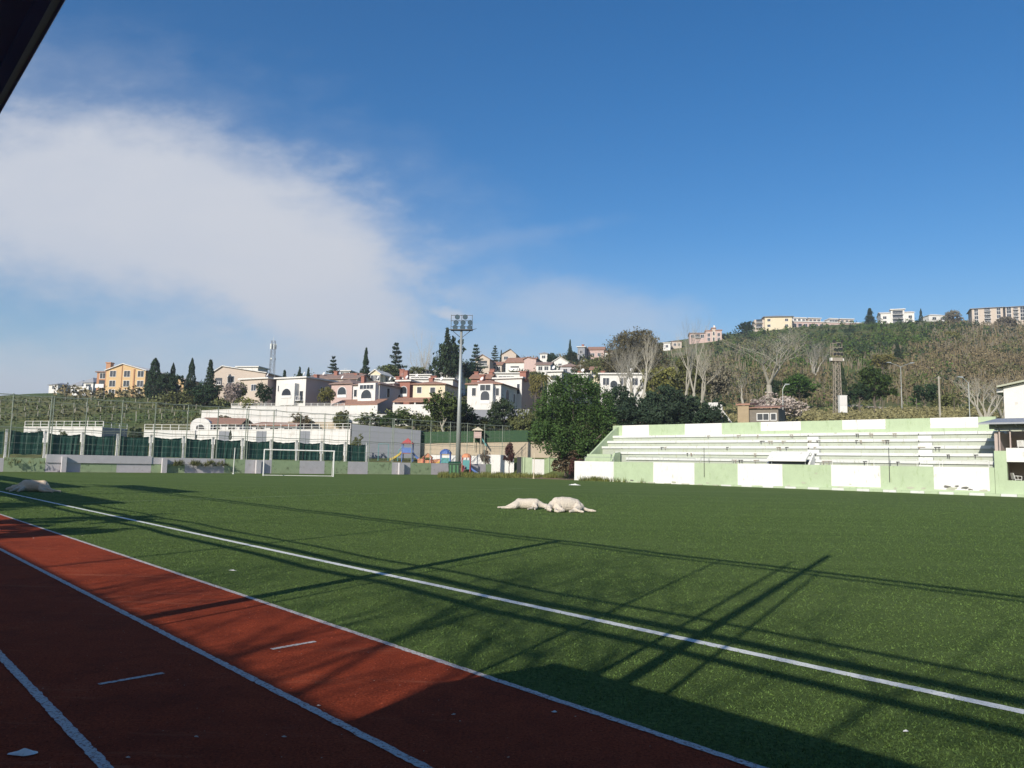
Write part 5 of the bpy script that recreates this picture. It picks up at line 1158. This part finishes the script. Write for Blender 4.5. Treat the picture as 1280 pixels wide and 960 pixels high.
# front wall panels
fb_ = [718, 767, 816.5, 868, 922, 978, 1039, 1100.5, 1167, 1236.5, 1243]
for i in range(len(fb_)-1):
    a, b2 = sx(fb_[i]), sx(fb_[i+1]); w_ = i % 2 == 0; b_ = MB()
    if w_ and i >= 6: b_.box(a+.002, b2-.002, 0, .25, 0, .32, 1); b_.box(a+.002, b2-.002, -.01, .25, .323, 2.0, 0)
    else: b_.box(a+.002, b2-.002, 0 if w_ else .012, .25, 0, 2.0 if w_ else 1.99, 0 if w_ else 1)
    b_.build('front_panel', [m_white, m_pgreen], st)
b_ = MB(); b_.box(.02, LE, .254, 1.75, .2, 1.15); b_.build('walkway', m_conc, st)
SL = [1.5, 1.2, .9, .6, .3]                  # left ends step back
for k in range(5):
    a = sx([770, 764, 758, 751, 746][k], TK[k]) if False else sx([783, 770, 752, 758, 764][k], TK[k], 560)
    b_ = MB(); b_.box(a, LE, TK[k], TK[k+1]+.02, ZK[k]-.9, ZK[k+1]-.24); b_.build('riser', m_riser, st)
    b_ = MB(); rr = random.Random(40+k); x = a
    while x < LE-.5:
        x2 = min(LE, x+rr.uniform(2.2, 4.5)); dz = rr.uniform(-.012, .012); b_.box(x+.01, x2-.015, TK[k]-.13+rr.uniform(-.015, .015), TK[k+1], ZK[k+1]-.237, ZK[k+1]+dz); x = x2
    b_.build('bench', m_seatw, st)
    # broken seat brackets
    for _ in range(rr.randint(6, 10)):
        b_ = MB(); x = lerp(a, LE-.7, rr.random()**.6); ww = rr.uniform(.12, .55)
        b_.box(x, x+ww, TK[k]-.17, TK[k]-.13, ZK[k+1]-.16, ZK[k+1]-.10); b_.box(x+ww*.2, x+ww*.2+.05, TK[k]-.171, TK[k]-.12, ZK[k+1]-.36, ZK[k+1]-.16)
        if rr.random() < .5: b_.box(x+ww*.7, x+ww*.7+.05, TK[k]-.171, TK[k]-.12, ZK[k+1]-.40, ZK[k+1]-.16)
        b_.build('seat_bracket', m_dark if rr.random() < .5 else m_rust, st)
rr = random.Random(77)
for (px, z, sz) in ((1183, .55, .22), (1189, .42, .3), (1195, .6, .16), (1206, .48, .2), (1212, .4, .14), (1228, .35, .2), (1119, .3, .12), (1138, .4, .2), (1153, .36, .16), (1004, .5, .2), (985, .22, .15), (884, .2, .18), (842, .16, .2), (790, .2, .15), (1050, .24, .16), (1062, .5, .1), (748, .15, .25), (905, 1.5, .08), (1020, 1.3, .1)):
    b_ = MB(); x = sx(px); pts = []
    for i in range(9): a = 6.283*i/9; q = sz*rr.uniform(.5, 1.1); pts.append((x+q*math.cos(a)*1.5, -.0135, z+q*math.sin(a)*.55))
    b_.prism(pts, (0, .003, 0)); b_.build('peeled_patch', m_conc if rr.random() < .6 else mat('dark_patch', (.12, .115, .10), .9, .2, 6), st)
# top wall
tb_ = [766, 778, 811, 856, 902, 951, 1001, 1053, 1107, 1163, 1223, 1245]
TB = TK[5]+.0
for i in range(len(tb_)-1):
    a, b2 = sx(tb_[i], TB, 535), sx(tb_[i+1], TB, 535); b_ = MB(); w_ = i % 2 == 1
    if w_ and i >= 5: b_.box(a+.002, b2-.002, TB+.01, TB+.3, ZK[5]-.3, ZK[5]+.33, 1); b_.box(a+.002, b2-.002, TB, TB+.3, ZK[5]+.332, 6.02, 0)
    else: b_.box(a+.002, b2-.002, TB+(0 if w_ else .012), TB+.3, ZK[5]-.3, 6.02, 0 if w_ else 1)
    b_.build('top_panel', [m_white, m_pgreen], st)
b_ = MB(); b_.box(sx(766, TB, 535), LE+.5, TB+.303, TB+3, 0, 5.5); b_.build('rear_fill', m_conc, st)
# left parapet climbing with the rows
xl = sx(760, 3.5, 560); p0 = (xl-.25, 1.2, 2.0)
b_ = MB(); b_.prism([(.6, 1.0, 0), (.6, TB, 0), (.6, TB, 5.9), (.6, TB-1.2, 5.3), (.6, 1.0, 2.3)], (.22, 0, 0)); b_.build('side_parapet', m_pgreen, st)
b_ = MB(); b_.box(.85, 3.9, 1.0, 1.25, .2, 2.75); b_.prism([(3.92, .9, 2.0), (3.92, 2.4, 2.0), (3.92, 2.4, 3.0), (3.92, 1.5, 2.9)], (.2, 0, 0)); b_.build('landing_wall', m_pgreen, st)
b_ = MB(); b_.box(.83, sx(770, 2.4, 565)-.1, 2.6, TB, 0, 1.9); b_.build('side_steps', m_conc, st)
# stairs between the rows
for px in (1012, 1150):
    b_ = MB()
    for k in range(5):
        x = sx(px, TK[k], 560)
        b_.box(x, x+1.0, TK[k]-.45, TK[k]-.132, ZK[k]-.05, ZK[k]+.27); b_.box(x-.06, x-.01, TK[k]-.2, TK[k]-.14, ZK[k]+.1, ZK[k]+.45, 1)
    b_.build('stair', [m_seatw, m_dark], st)
# handrails on the front wall
rr = random.Random(8)
for x0, x1 in ((730, 766), (785, 824), (828, 868), (875, 958), (964, 1006), (1040, 1084), (1092, 1146), (1150, 1174), (1178, 1236)):
    b_ = MB(); a, c = sx(x0), sx(x1); n = max(1, int((c-a)/2.2)); hh = rr.uniform(.42, .5)
    for i in range(n+1): x = lerp(a, c, i/n); b_.tube((x, .12, 1.95), (x, .12, 2.0+hh), .022, .022, 5)
    b_.tube((a, .12, 2.0+hh), (c, .12, 2.0+hh), .024, .024, 5); b_.build('handrail', m_white if x0 > 1000 else m_galv, st)
for px in (880.5, 1112): b_ = MB(); x = sx(px); b_.tube((x, -.04, .75), (x, -.04, 3.4), .028, .028, 5); b_.build('drain_pipe', m_dark, st)
# vomitory hood
a, c = sx(959), sx(1008); b_ = MB(); b_.prism([(a, .9, 2.95), (a, -.1, 2.25), (a, -.1, 2.4), (a, .9, 3.1)], (c-a, 0, 0)); b_.prism([(c+.02, 1.4, 1.95), (c+.02, .2, 1.95), (c+.02, 1.3, 3.0)], (.15, 0, 0))
b_.prism([(a-.17, 1.4, 1.95), (a-.17, .2, 1.95), (a-.17, 1.3, 3.0)], (.15, 0, 0)); b_.build('exit_hood', m_white, st)
b_ = MB(); b_.box(a+.1, c-.1, .3, 1.1, 1.6, 2.28); b_.build('exit_shade_block', m_dark, st)  # solid dark block stands in for the shade inside the exit
# kerb along the foot
b_ = MB(); x = sx(905); i = 0
while x < sx(1285): b_.box(x, x+.95, -.55, -.02, 0, .12+.06*min(1, (x-sx(905))/10), i % 2); x += .97; i += 1
kb = thing('kerb', 'low kerb painted in alternating white and pale green at the foot of the grandstand', 'kerb', (SA.x, SA.y, 0), SANG); b_.build('kerb_stones', [m_seatw, m_pgreen], kb)
b_ = MB(); x = .2; rr = random.Random(2)
while x < sx(905): 
    ww = rr.uniform(.2, .8); b_.box(x, x+ww, -.08-rr.random()*.1, -.015, 0, .05+rr.random()*.05); x += ww+rr.uniform(.1, 1.2)
b_.build('kerb_rubble', m_conc, kb)

# ------------------------------------------------------------------ pavilion at the right end
pv = thing('pavilion', 'two storey pavilion with open balcony and grey sloping roof right of the stand', 'building', (SA.x, SA.y, 0), SANG)
XL = LE+.03; XR = XL+9.5; ZC, ZB, ZT = 3.12, 2.42, 4.72
m_pinkw = mat('pink_plaster', (.42, .34, .31), .9, .06, 1)  # even pinkish plaster of the inner walls and posts
b_ = MB(); b_.box(XL, XR, -.02, .28, 0, 1.12); b_.build('base_wall', m_pgreen, pv)
b_ = MB(); b_.box(XL, XL+.75, -.02, .28, 1.123, ZC+.05); b_.build('corner_pier', m_pgreen, pv)
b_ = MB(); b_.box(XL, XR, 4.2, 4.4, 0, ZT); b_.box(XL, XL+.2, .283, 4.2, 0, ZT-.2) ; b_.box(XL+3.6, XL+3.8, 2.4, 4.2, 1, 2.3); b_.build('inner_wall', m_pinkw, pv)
b_ = MB(); b_.box(XL+.21, XR, .285, 4.19, ZB, ZB+.2); b_.box(XL+.21, XR, .285, 4.19, .6, .75); b_.build('floor_slab', m_conc, pv)
b_ = MB(); b_.box(XL+.753, XR, -.1, .1, ZB-.02, ZC+.5 if False else ZC+.25); b_.build('balcony_parapet', m_white, pv)
b_ = MB(); b_.box(XL+2.6, XL+3.3, 4.1, 4.19, .8, 2.3); b_.box(XL+4.2, XL+5.6, 4.1, 4.19, 1.0, 2.2); b_.build('window_band', m_glass_dark, pv)
b_ = MB(); b_.prism([(XL-.7, -.9, ZT+.28), (XL-.7, 4.8, ZT+.9), (XL-.7, 4.8, ZT+1.02), (XL-.7, -.9, ZT+.40)], (11, 0, 0)); b_.build('roof', m_roofgrey, pv)
b_ = MB(); b_.box(XL+.1, XR, -.1, .05, ZT-.1, ZT+.0)
for i in range(8): b_.tube((XL+.3+i*1.2, -.8, ZT+.3), (XL+.3+i*1.2, .4, ZT+.0), .04, .04, 4)
b_.box(XL+2.4, XL+2.55, -.12, -.0, ZT-.0, ZT+.42); b_.build('roof_truss', m_bluegrey, pv)
b_ = MB(); b_.prism([(XL-.3, .3, ZT), (XR, .3, ZT), (XR, .3, ZT+.38), (XL-.3, .3, ZT+.38)], (0, .1, 0)); b_.build('roof_gable', m_roofgrey, pv)
for x in (XL+.35, XL+1.0): b_ = MB(); b_.tube((x, .1, ZC), (x, .1, ZT), .05, .05, 6); b_.build('post', m_pinkw, pv)
def chair(label, x, y, z, rot):
    q = SA+SE*x+SBK*y; o = thing('plastic_chair', label, 'chair', (q.x, q.y, z), SANG+rot, 'white plastic chairs on the balcony')
    b_ = MB(); b_.box(-.24, .24, -.22, .22, .42, .45); b_.build('seat', m_white, o)
    b_ = MB(); b_.prism([(-.24, .2, .45), (.24, .2, .45), (.22, .3, .88), (-.22, .3, .88)], (0, .03, 0)); b_.build('backrest', m_white, o)
    b_ = MB(); b_.path([(-.25, -.2, .45), (-.27, -.2, .65), (-.27, .2, .68)], .02, 5); b_.path([(.25, -.2, .45), (.27, -.2, .65), (.27, .2, .68)], .02, 5); b_.build('armrest', m_white, o)
    for sx_ in (-.2, .2):
        for sy in (-.18, .18): b_ = MB(); b_.tube((sx_*1.15, sy*1.15, 0), (sx_, sy, .43), .02, .022, 5); b_.build('leg', m_white, o)
chair('white plastic chair at the left end of the pavilion balcony', XL+1.6, .75, ZB+.62, 2.9)
chair('white plastic chair second from the left on the pavilion balcony', XL+2.9, .8, ZB+.62, 3.3)
chair('white plastic chair nearest the right frame edge on the pavilion balcony', XL+3.6, .7, ZB+.62, 3.0)
q = SA+SE*(XL+1.1)+SBK*1.0; chair('white plastic chair down in the open ground floor room of the pavilion', XL+1.15, .8, .76, 2.2)
# white block behind
p = P(1256, 524, 70); o = thing('building', 'plain white rendered building block with stained wall rising behind the pavilion roof', 'building', (p.x, p.y, 0), R(-35))
h = P(1256, 484, 70).z; b_ = MB(); b_.prism([(0, 0, 2), (14, 0, 2), (14, 0, h+1.9), (5.0, 0, h+1.1), (0, 0, h)], (0, 9, 0)); b_.build('wall', mat('stained_white_render', (.62, .60, .57), .9, .06, 1, col2=(.40, .38, .34), m2scale=1.6, m2t=.62), o)
b_ = MB(); b_.prism([(-.5, -.5, h-.05), (5.0, -.5, h+1.12), (5.0, -.5, h+1.3), (-.5, -.5, h+.1)], (0, 10, 0)); b_.prism([(5.0, -.5, h+1.12), (14.5, -.5, h+1.95), (14.5, -.5, h+2.1), (5.0, -.5, h+1.3)], (0, 10, 0)); b_.build('roof', m_conc, o)
b_ = MB(); b_.box(-.55, -.02, .2, 3, h-.45, h-.05); b_.build('wing', m_hwhite, o)

# ------------------------------------------------------------------ weeds on the bank right of the fence and round walls
def tufts(name, label, m, fn, n, hgt, leaf, seed):
    rr = random.Random(seed); mb = MB()
    for _ in range(n):
        p = fn(rr)
        for _ in range(10):
            h = hgt*rr.uniform(.4, 1.2); q = p+Vector((rr.gauss(0, .12), rr.gauss(0, .12), 0)); tp = q+Vector((rr.gauss(0, .12), rr.gauss(0, .12), h)); a = rr.uniform(0, 3.14); w = Vector((math.cos(a), math.sin(a), 0))*leaf
            mb.face([q-w, q+w, tp+w*.2, tp-w*.2])
    o = mb.build(name, m); o['label'] = label; o['category'] = 'weeds'; o['kind'] = 'stuff'; return o
def bank(rr):
    x = rr.uniform(548, 716); y = rr.uniform(590.5, 597.5); p = G(x, y); p.z = -.02; return p
tufts('bank_weeds', 'weeds and long grass on the earth bank beside the playground', m_grassb, bank, 900, .5, .035, 5)
tufts('green_weeds', 'green weeds along the foot of the short painted wall', m_lgreen, lambda rr: G(rr.uniform(560, 716), rr.uniform(589.8, 593))+Vector((0, 0, 0)), 350, .6, .045, 6)
tufts('wall_weeds', 'weeds hanging over and growing at the left painted wall', m_lolive, lambda rr: UN(FU-.5, FN(rr.choice([rr.uniform(5, 58), rr.gauss(222, 3), rr.gauss(243, 3), rr.gauss(259, 3), rr.gauss(275, 4)])), rr.uniform(.7, 1.05)), 70, .35, .03, 7)
tufts('stand_weeds', 'small weeds at the foot of the grandstand wall', m_grassb, lambda rr: SA+SE*rr.choice([rr.gauss(2.6, .4), rr.gauss(3.6, .5), rr.gauss(2.0, 1.0), rr.gauss(5, 1.5)])+SBK*(-.25), 60, .45, .03, 8)

# ------------------------------------------------------------------ dogs
def ball(mb, c, r, n=10):
    c = Vector(c); rings = []
    for k in range(1, n//2+1):
        a = math.pi*k/(n//2+1); rings.append([mb.pt(c+Vector((r*math.sin(a)*math.cos(6.283*i/n), r*math.sin(a)*math.sin(6.283*i/n), r*math.cos(a)))) for i in range(n)])
    t_, b_ = mb.pt(c+Vector((0, 0, r))), mb.pt(c-Vector((0, 0, r)))
    for i in range(n):
        j = (i+1) % n; mb.f.append([t_, rings[0][i], rings[0][j]]); mb.f.append([b_, rings[-1][j], rings[-1][i]]); mb.m += [0, 0]
        for k in range(len(rings)-1): mb.f.append([rings[k][i], rings[k+1][i], rings[k+1][j], rings[k][j]]); mb.m.append(0)
def skinned(name, chains, m, parent=None, vox=.014):
    """one continuous surface grown over chains of joints ((x,y,z), radius[, ignored])"""
    mb = MB(); vs = []
    for ch in chains:
        prev = None
        for c in ch:
            if isinstance(c, int): prev = vs[c]; continue
            p, r = Vector(c[0]), c[1]; vs.append((p, r)); ball(mb, p, r, 14)
            if prev: mb.tube(prev[0], p, prev[1]*.985, r*.985, 14)
            prev = (p, r)
    o = mb.build(name, m, parent, True)
    a = o.modifiers.new('remesh', 'REMESH'); a.mode = 'VOXEL'; a.voxel_size = vox; a.use_smooth_shade = True
    b_ = o.modifiers.new('smooth', 'SMOOTH'); b_.factor = .5; b_.iterations = 6
    bpy.context.view_layer.update()
    dg = bpy.context.evaluated_depsgraph_get(); me2 = bpy.data.meshes.new_from_object(o.evaluated_get(dg)); o.modifiers.clear(); o.data = me2
    me2.materials.clear(); me2.materials.append(m); me2.name = name
    return o
m_fur = mat('cream_white_fur', (.60, .53, .44), .95, .16, 14, bump=1.0, bscale=28, col2=(.42, .33, .24), m2scale=4, m2t=.62)
m_fur2 = mat('tan_white_fur', (.60, .46, .32), .95, .2, 3, bump=.5, bscale=40, col2=(.5, .46, .4), m2scale=3.0, m2t=.55)
m_nose = mat('dog_nose', (.02, .018, .018), .4, .1, 5)
def dog(label, loc, rz, m, seed, variant=0, sc=1.0, flip=1):
    """a dog lying on its flank: +x is towards the head, -y towards the belly and legs"""
    o = thing('dog', label, 'dog', loc, rz, scale=(sc, sc*flip, sc*1.16))
    sp = [((0, 0, .19), .19, .21), ((-.26, .02, .185), .175, .2), ((-.48, .02, .185), .185, .2), ((-.62, .02, .15), .12, .13)]
    neck = [0, ((.22, 0, .2), .175, .19), ((.40, .0, .17), .115, .12), ((.54, -.02, .13), .085, .09), ((.66, -.05, .11), .095, .085), ((.77, -.09, .085), .06, .055), ((.87, -.13, .065), .042, .04)]
    ch = [sp, neck]
    if variant == 0:     # legs stretched away behind and in front
        ch += [[2, ((-.66, -.14, .16), .10), ((-.86, -.16, .10), .06), ((-1.02, -.10, .055), .034), ((-1.22, -.12, .045), .03), ((-1.32, -.14, .035), .036)],
               [2, ((-.60, -.22, .09), .09), ((-.80, -.30, .05), .05), ((-.98, -.26, .035), .03), ((-1.14, -.30, .03), .032)],
               [4, ((.22, -.22, .14), .075), ((.30, -.42, .08), .045), ((.22, -.60, .045), .03), ((.24, -.70, .035), .036)],
               [4, ((.14, -.22, .08), .07), ((.10, -.42, .045), .04), ((-.02, -.56, .035), .03), ((-.04, -.66, .03), .034)],
               [3, ((-.72, .10, .08), .04), ((-.84, .22, .04), .032), ((-.92, .36, .03), .022)]]
    else:                # curled with the back arched, tail out behind
        ch[0] = [((0, 0, .22), .22, .235), ((-.24, .0, .22), .21, .23), ((-.46, 0, .19), .19, .2), ((-.62, -.02, .14), .13, .13)]
        ch[1] = [0, ((.20, -.02, .235), .19, .21), ((.36, -.07, .2), .12, .13), ((.46, -.16, .15), .09, .09), ((.50, -.27, .11), .095, .085), ((.48, -.38, .08), .06, .055), ((.45, -.48, .06), .042, .04)]
        ch += [[2, ((-.55, -.2, .12), .10), ((-.36, -.36, .09), .065), ((-.5, -.46, .05), .036), ((-.62, -.5, .035), .035)],
               [2, ((-.48, -.24, .07), .08), ((-.26, -.42, .05), .05), ((-.16, -.5, .035), .034)],
               [4, ((.14, -.24, .10), .075), ((.02, -.40, .06), .045), ((.16, -.5, .04), .032), ((.24, -.54, .035), .036)],
               [4, ((.24, -.2, .08), .07), ((.30, -.36, .045), .04), ((.20, -.50, .03), .034)],
               [3, ((-.74, -.02, .10), .055), ((-.88, -.06, .06), .045), ((-1.02, -.12, .05), .04), ((-1.12, -.16, .045), .02)]]
    b = skinned('body', ch, m, o)
    he = Vector(ch[1][-3][0]); nz_ = Vector(ch[1][-1][0]); d = (nz_-he).normalized(); s = Vector((0, 0, 1)).cross(d).normalized()
    e_ = MB(); e_.tube(nz_+d*.025, nz_+d*.06, .03, .018, 8); e_.build('nose', m_nose, o, True)
    for sg in (-1, 1):
        e_ = MB(); c = he+s*sg*.07+Vector((0, 0, .06)); e_.prism([c+d*.03, c-d*.07, c-d*.04+s*sg*.05+Vector((0, 0, -.1)), c+d*.02+s*sg*.04+Vector((0, 0, -.07))], s*sg*.015); e_.build('ear', m, o)
        e_ = MB(); c = he.lerp(nz_, .38)+s*sg*.045+Vector((0, 0, .045)); e_.tube(c, c+s*sg*.012+Vector((0, 0, .006)), .011, .008, 8); e_.build('eye', m_nose, o)
    return o
pa = G(663, 636.5); pb_ = G(703, 640)
dog('left one of two white dogs mid pitch, on its side with hind legs stretched', (pa.x, pa.y+.1, 0), R(-6), m_fur, 1, 0, .86)
dog('right one of two white dogs mid pitch, curled with its tail out behind', (pb_.x, pb_.y+.1, 0), R(186), m_fur, 2, 1, 1.0, -1)
pc = G(38, 614.5)
dog('tan and white dog asleep on the touchline at the far left', (pc.x, pc.y, 0), R(172), m_fur2, 3, 0, 1.15, -1)

# ------------------------------------------------------------------ what stands behind the photographer and casts the shade
def rz_of(v): return math.atan2(v.y, v.x)
nf_ = thing('near_fence', 'tall pipe fence with double rails behind the running track, beside the photographer', 'fence', UN(0, -1.5), rz_of(u_))
# local x along u_, local y = towards -n_
for x, r, hh, dx in ((11.1, .028, 6.95, .05), (11.2, .02, 6.9, 0), (6.72, .12, 6.95, .02), (6.3, .022, 6.9, 0), (1.85, .075, 8.2, -.55), (2.0, .035, 7.4, -.25), (2.6, .025, 6.9, .3), (1.35, .03, 6.9, -.2), (-2.9, .03, 6.95, 0), (15.6, .03, 6.95, 0), (20.2, .03, 6.95, 0), (25, .03, 6.95, 0), (30, .03, 6.95, 0), (36, .03, 6.95, 0), (-8, .03, 6.95, 0)):  # leaning post and its thin neighbours are added to shape a tree-like shadow
    b_ = MB(); b_.tube((x, 0, -.1), (x+dx, 0, hh), r, r*.85, 8); b_.build('post', m_postg, nf_)
for z, r in ((6.93, .05), (6.72, .035), (4.14, .06), (4.46, .03), (3.74, .05)):
    b_ = MB(); pts = [Vector((x, 0, z+(.04*math.sin(x*1.3)))) for x in range(-12, 44, 2)]; b_.path(pts, r, 6); b_.build('rail', m_postg, nf_)
# dugout canopy over the photographer
rt = ray(37, 77); kk = .22/Vector((rt.x, rt.y, 0)).dot(n_); ed = CAM+rt*kk; HC = ed.z
dg_ = thing('dugout_shelter', 'dark edge of a shelter roof hanging over the photographer at the top left corner', 'shelter', UN(0, 0), rz_of(u_))
b_ = MB(); b_.prism([(-7, -.22, HC), (-7, 1.3, HC+.22), (-7, 1.3, HC+.27), (-7, -.22, HC+.05)], (9.9, 0, 0)); b_.build('roof', m_navy, dg_)
b_ = MB(); b_.tube((-7, -.205, HC+.018), (2.95, -.205, HC+.018), .022, .022, 8); b_.build('edge_rail', m_navy, dg_)
b_ = MB(); b_.box(-7, 2.9, 1.24, 1.28, 0, HC+.22); b_.build('back_wall', m_navy, dg_)
for x in (2.7, -6.8): b_ = MB(); b_.tube((x, 1.1, 0), (x, 1.1, HC+.2), .04, .04, 8); b_.build('post', m_navy, dg_)
# unseen building, set so its roof edge casts the shade on the track
EA = R(26.3); CT = .9455/math.tan(EA)
hb = (2.62+7.5)/CT
bl_ = thing('unseen_building', 'unseen plain building behind the near fence, set for its track shade', 'building', UN(0, -7.5), rz_of(u_))
b_ = MB(); b_.box(-45, 70, 0, 9, 0, hb-.3); b_.build('wall', m_hwhite, bl_)
b_ = MB(); b_.box(-45.4, 70.4, -.0, 9.4, hb-.297, hb); b_.build('roof', m_conc, bl_)
for k in range(12):
    window(bl_, Matrix.Translation((0, 0, 0)) @ Matrix.Rotation(0, 4, 'Z'), 'win', -40+k*9, 1.2, 2.2, 1.2)
def upanel(label, u0, u1, na, nb, name='shade_panel'):  # unseen panels added to cast the dark blocks on the pitch
    za, zb_ = (na+7.0)/CT, (nb+7.0)/CT; off = .344*((na+nb)/2+7.0)
    o = thing(name, label, 'shade_panel', UN(u0-off, -7.0), rz_of(u_)); Ln = u1-u0
    b_ = MB(); b_.box(0, Ln, 0, .2, za, zb_); b_.build('board', m_galv, o)
    for f in (.1, .9): b_ = MB(); b_.box(Ln*f-.12, Ln*f+.12, .22, .45, 0, zb_); b_.build('post', m_postg, o)
upanel('wide grey billboard on posts, unseen behind the photographer, added for its shadow', 27.5, 62, 5.9, 8.2)
upanel('small grey billboard raised above the wide one unseen behind the photographer, added for its shadow', 35.5, 45, 11.8, 13.6)
upanel('second grey billboard far left behind the near fence, unseen, added for its shadow', 42, 66, 8.9, 10.6)
def btree(kind, label, u, n, h, w, mt=None, seed=0):
    k = PM[kind][seed % len(PM[kind])]; p = UN(u, n); o = thing('bare_tree' if mt is None else 'broadleaf_tree', label, 'tree', p, seed*1.1, scale=(w, w, h)); c = link('crown', k[0], o); link('trunk', k[1], o); crown_material(c, mt)
btree('bare', 'large bare tree behind the unseen building, nearest the photographer', -2.5, -12, 13.2, 10, None, 0)
btree('bare', 'bare tree behind the unseen building, to the left of the photographer', 3.0, -11, 9.8, 7.0, None, 0)
btree('bare', 'bare tree behind the unseen building, right behind the photographer', -8, -12, 10.5, 9, None, 0)
btree('bush', 'dense tree behind the unseen building, farther left', 14.2, -10, 8.6, 7.5, m_ldark, 1)
btree('broad', 'round tree behind the unseen building, far left', 22, -11, 9.6, 7, m_ldark, 1)

# ------------------------------------------------------------------ litter
def rag(label, px, py, sx_, sy, sz, m, seed, name='rag', cat='rag'):
    p = G(px, py); rr = random.Random(seed); b_ = MB(); n = 9
    rings = []
    for k in range(4):
        f = 1-k*.3; rings.append([(sx_*f*math.cos(6.283*i/n)*(1+rr.uniform(-.25, .25)), sy*f*math.sin(6.283*i/n)*(1+rr.uniform(-.25, .25)), .006+sz*(k/3)*(1+rr.uniform(-.3, .3))) for i in range(n)])
    for k in range(3):
        for i in range(n): b_.face([rings[k][i], rings[k][(i+1) % n], rings[k+1][(i+1) % n], rings[k+1][i]])
    b_.face(rings[3]); o = b_.build(name, m, None, True); o.location = (p.x, p.y, 0); o.rotation_euler = (0, 0, rr.uniform(-.3, .5)); tag(o, label, cat)
rag('crumpled white rag lying on the dark track at the bottom left', 31, 943, .08, .035, .022, m_white, 1)
rag('small white scrap on the turf between the track and the touchline', 291, 713.5, .055, .016, .01, m_white, 2, 'paper_scrap', 'litter')
rag('white scrap on the shaded turf near the bottom, in front of the touchline', 693, 891, .02, .01, .008, m_white, 3, 'paper_scrap', 'litter')
rag('white scrap on the sunny turf at the lower right, nearest the touchline', 1132, 915, .02, .01, .008, m_white, 4, 'paper_scrap', 'litter')
rag('white bundle on the turf near the left end of the grandstand', 718, 606.5, .5, .12, .1, m_white, 5, 'bundle', 'bundle')
for i, (x, y) in enumerate(((42, 673), (103, 670), (355, 922), (398, 883), (245, 922), (160, 948), (567, 894))):
    rag(['tiny pale leaf on the red track at the far left', 'tiny pale leaf on the red track, left of the thin post shadow', 'pale crumb on the dark track near the middle lane line', 'pale crumb on the dark track above the middle lane line', 'pale crumb in the shade left of the middle lane line', 'pale crumb near the bottom edge of the track', 'pale crumb on the dark track beside the edge line'][i], x, y, .014, .008, .006, m_blos, 20+i, 'dry_leaf', 'leaf')

# ------------------------------------------------------------------ synthetic turf fibres and rubber crumbs near the camera
def fibres(name, label, cat, m, n, seed, nmin, h, w):
    rr = random.Random(seed); vs = []; fs = []; ca = 0
    for _ in range(n):
        D = 3.9+46*rr.random()**1.9; x = rr.uniform(-.72, .72)*D; p = Vector((x, D, 0)); nn = p.dot(n_)
        if nn < nmin[0] or nn > nmin[1] or abs(nn-6.13) < .06 or rr.random() < sstep(22, 50, D): continue
        a = rr.uniform(0, 6.28); ww = w*rr.uniform(.6, 1.3)*(.5+D/13); hh = h*rr.uniform(.4, 1.2)*(.8+D/60); dx, dy = math.cos(a)*ww, math.sin(a)*ww; lx, ly = rr.gauss(0, h*.6), rr.gauss(0, h*.6); i = len(vs)
        vs += [(x-dx, D-dy, .001), (x+dx, D+dy, .001), (x+lx, D+ly, hh)]; fs.append((i, i+1, i+2))
    me = bpy.data.meshes.new(name); me.from_pydata(vs, [], fs); me.materials.append(m); o = bpy.data.objects.new(name, me); COL.objects.link(o)
    o['label'] = label; o['category'] = cat; o['kind'] = 'stuff'
fibres('turf_fibres', 'short green fibres of the artificial turf', 'turf', leafmat('turf_fibre', (.088, .130, .030), .5), 300000, 1, (3.9, 60), .018, .0045)
m_crumb = leafmat('rubber_crumb', (.28, .048, .022), .6)
fibres('rubber_crumb', 'loose red rubber crumbs on the running track', 'crumbs', m_crumb, 90000, 2, (-3, 3.84), .005, .006)

# ------------------------------------------------------------------ thin air haze round the whole scene
hm = bpy.data.materials.new('haze'); hm.use_nodes = True; t = hm.node_tree; t.nodes.clear()
mo = nd(t, 'ShaderNodeOutputMaterial'); pv_ = nd(t, 'ShaderNodeVolumePrincipled'); pv_.inputs['Color'].default_value = (.80, .88, 1, 1); pv_.inputs['Density'].default_value = .0003; pv_.inputs['Anisotropy'].default_value = .2
t.links.new(pv_.outputs[0], mo.inputs['Volume'])
b_ = MB(); b_.box(-5000, 5000, -320, 3100, -62, 178); hz_o = b_.build('haze', hm); hz_o['kind'] = 'stuff'; hz_o['label'] = 'thin pale haze in the air over the far hillside'; hz_o['category'] = 'haze'
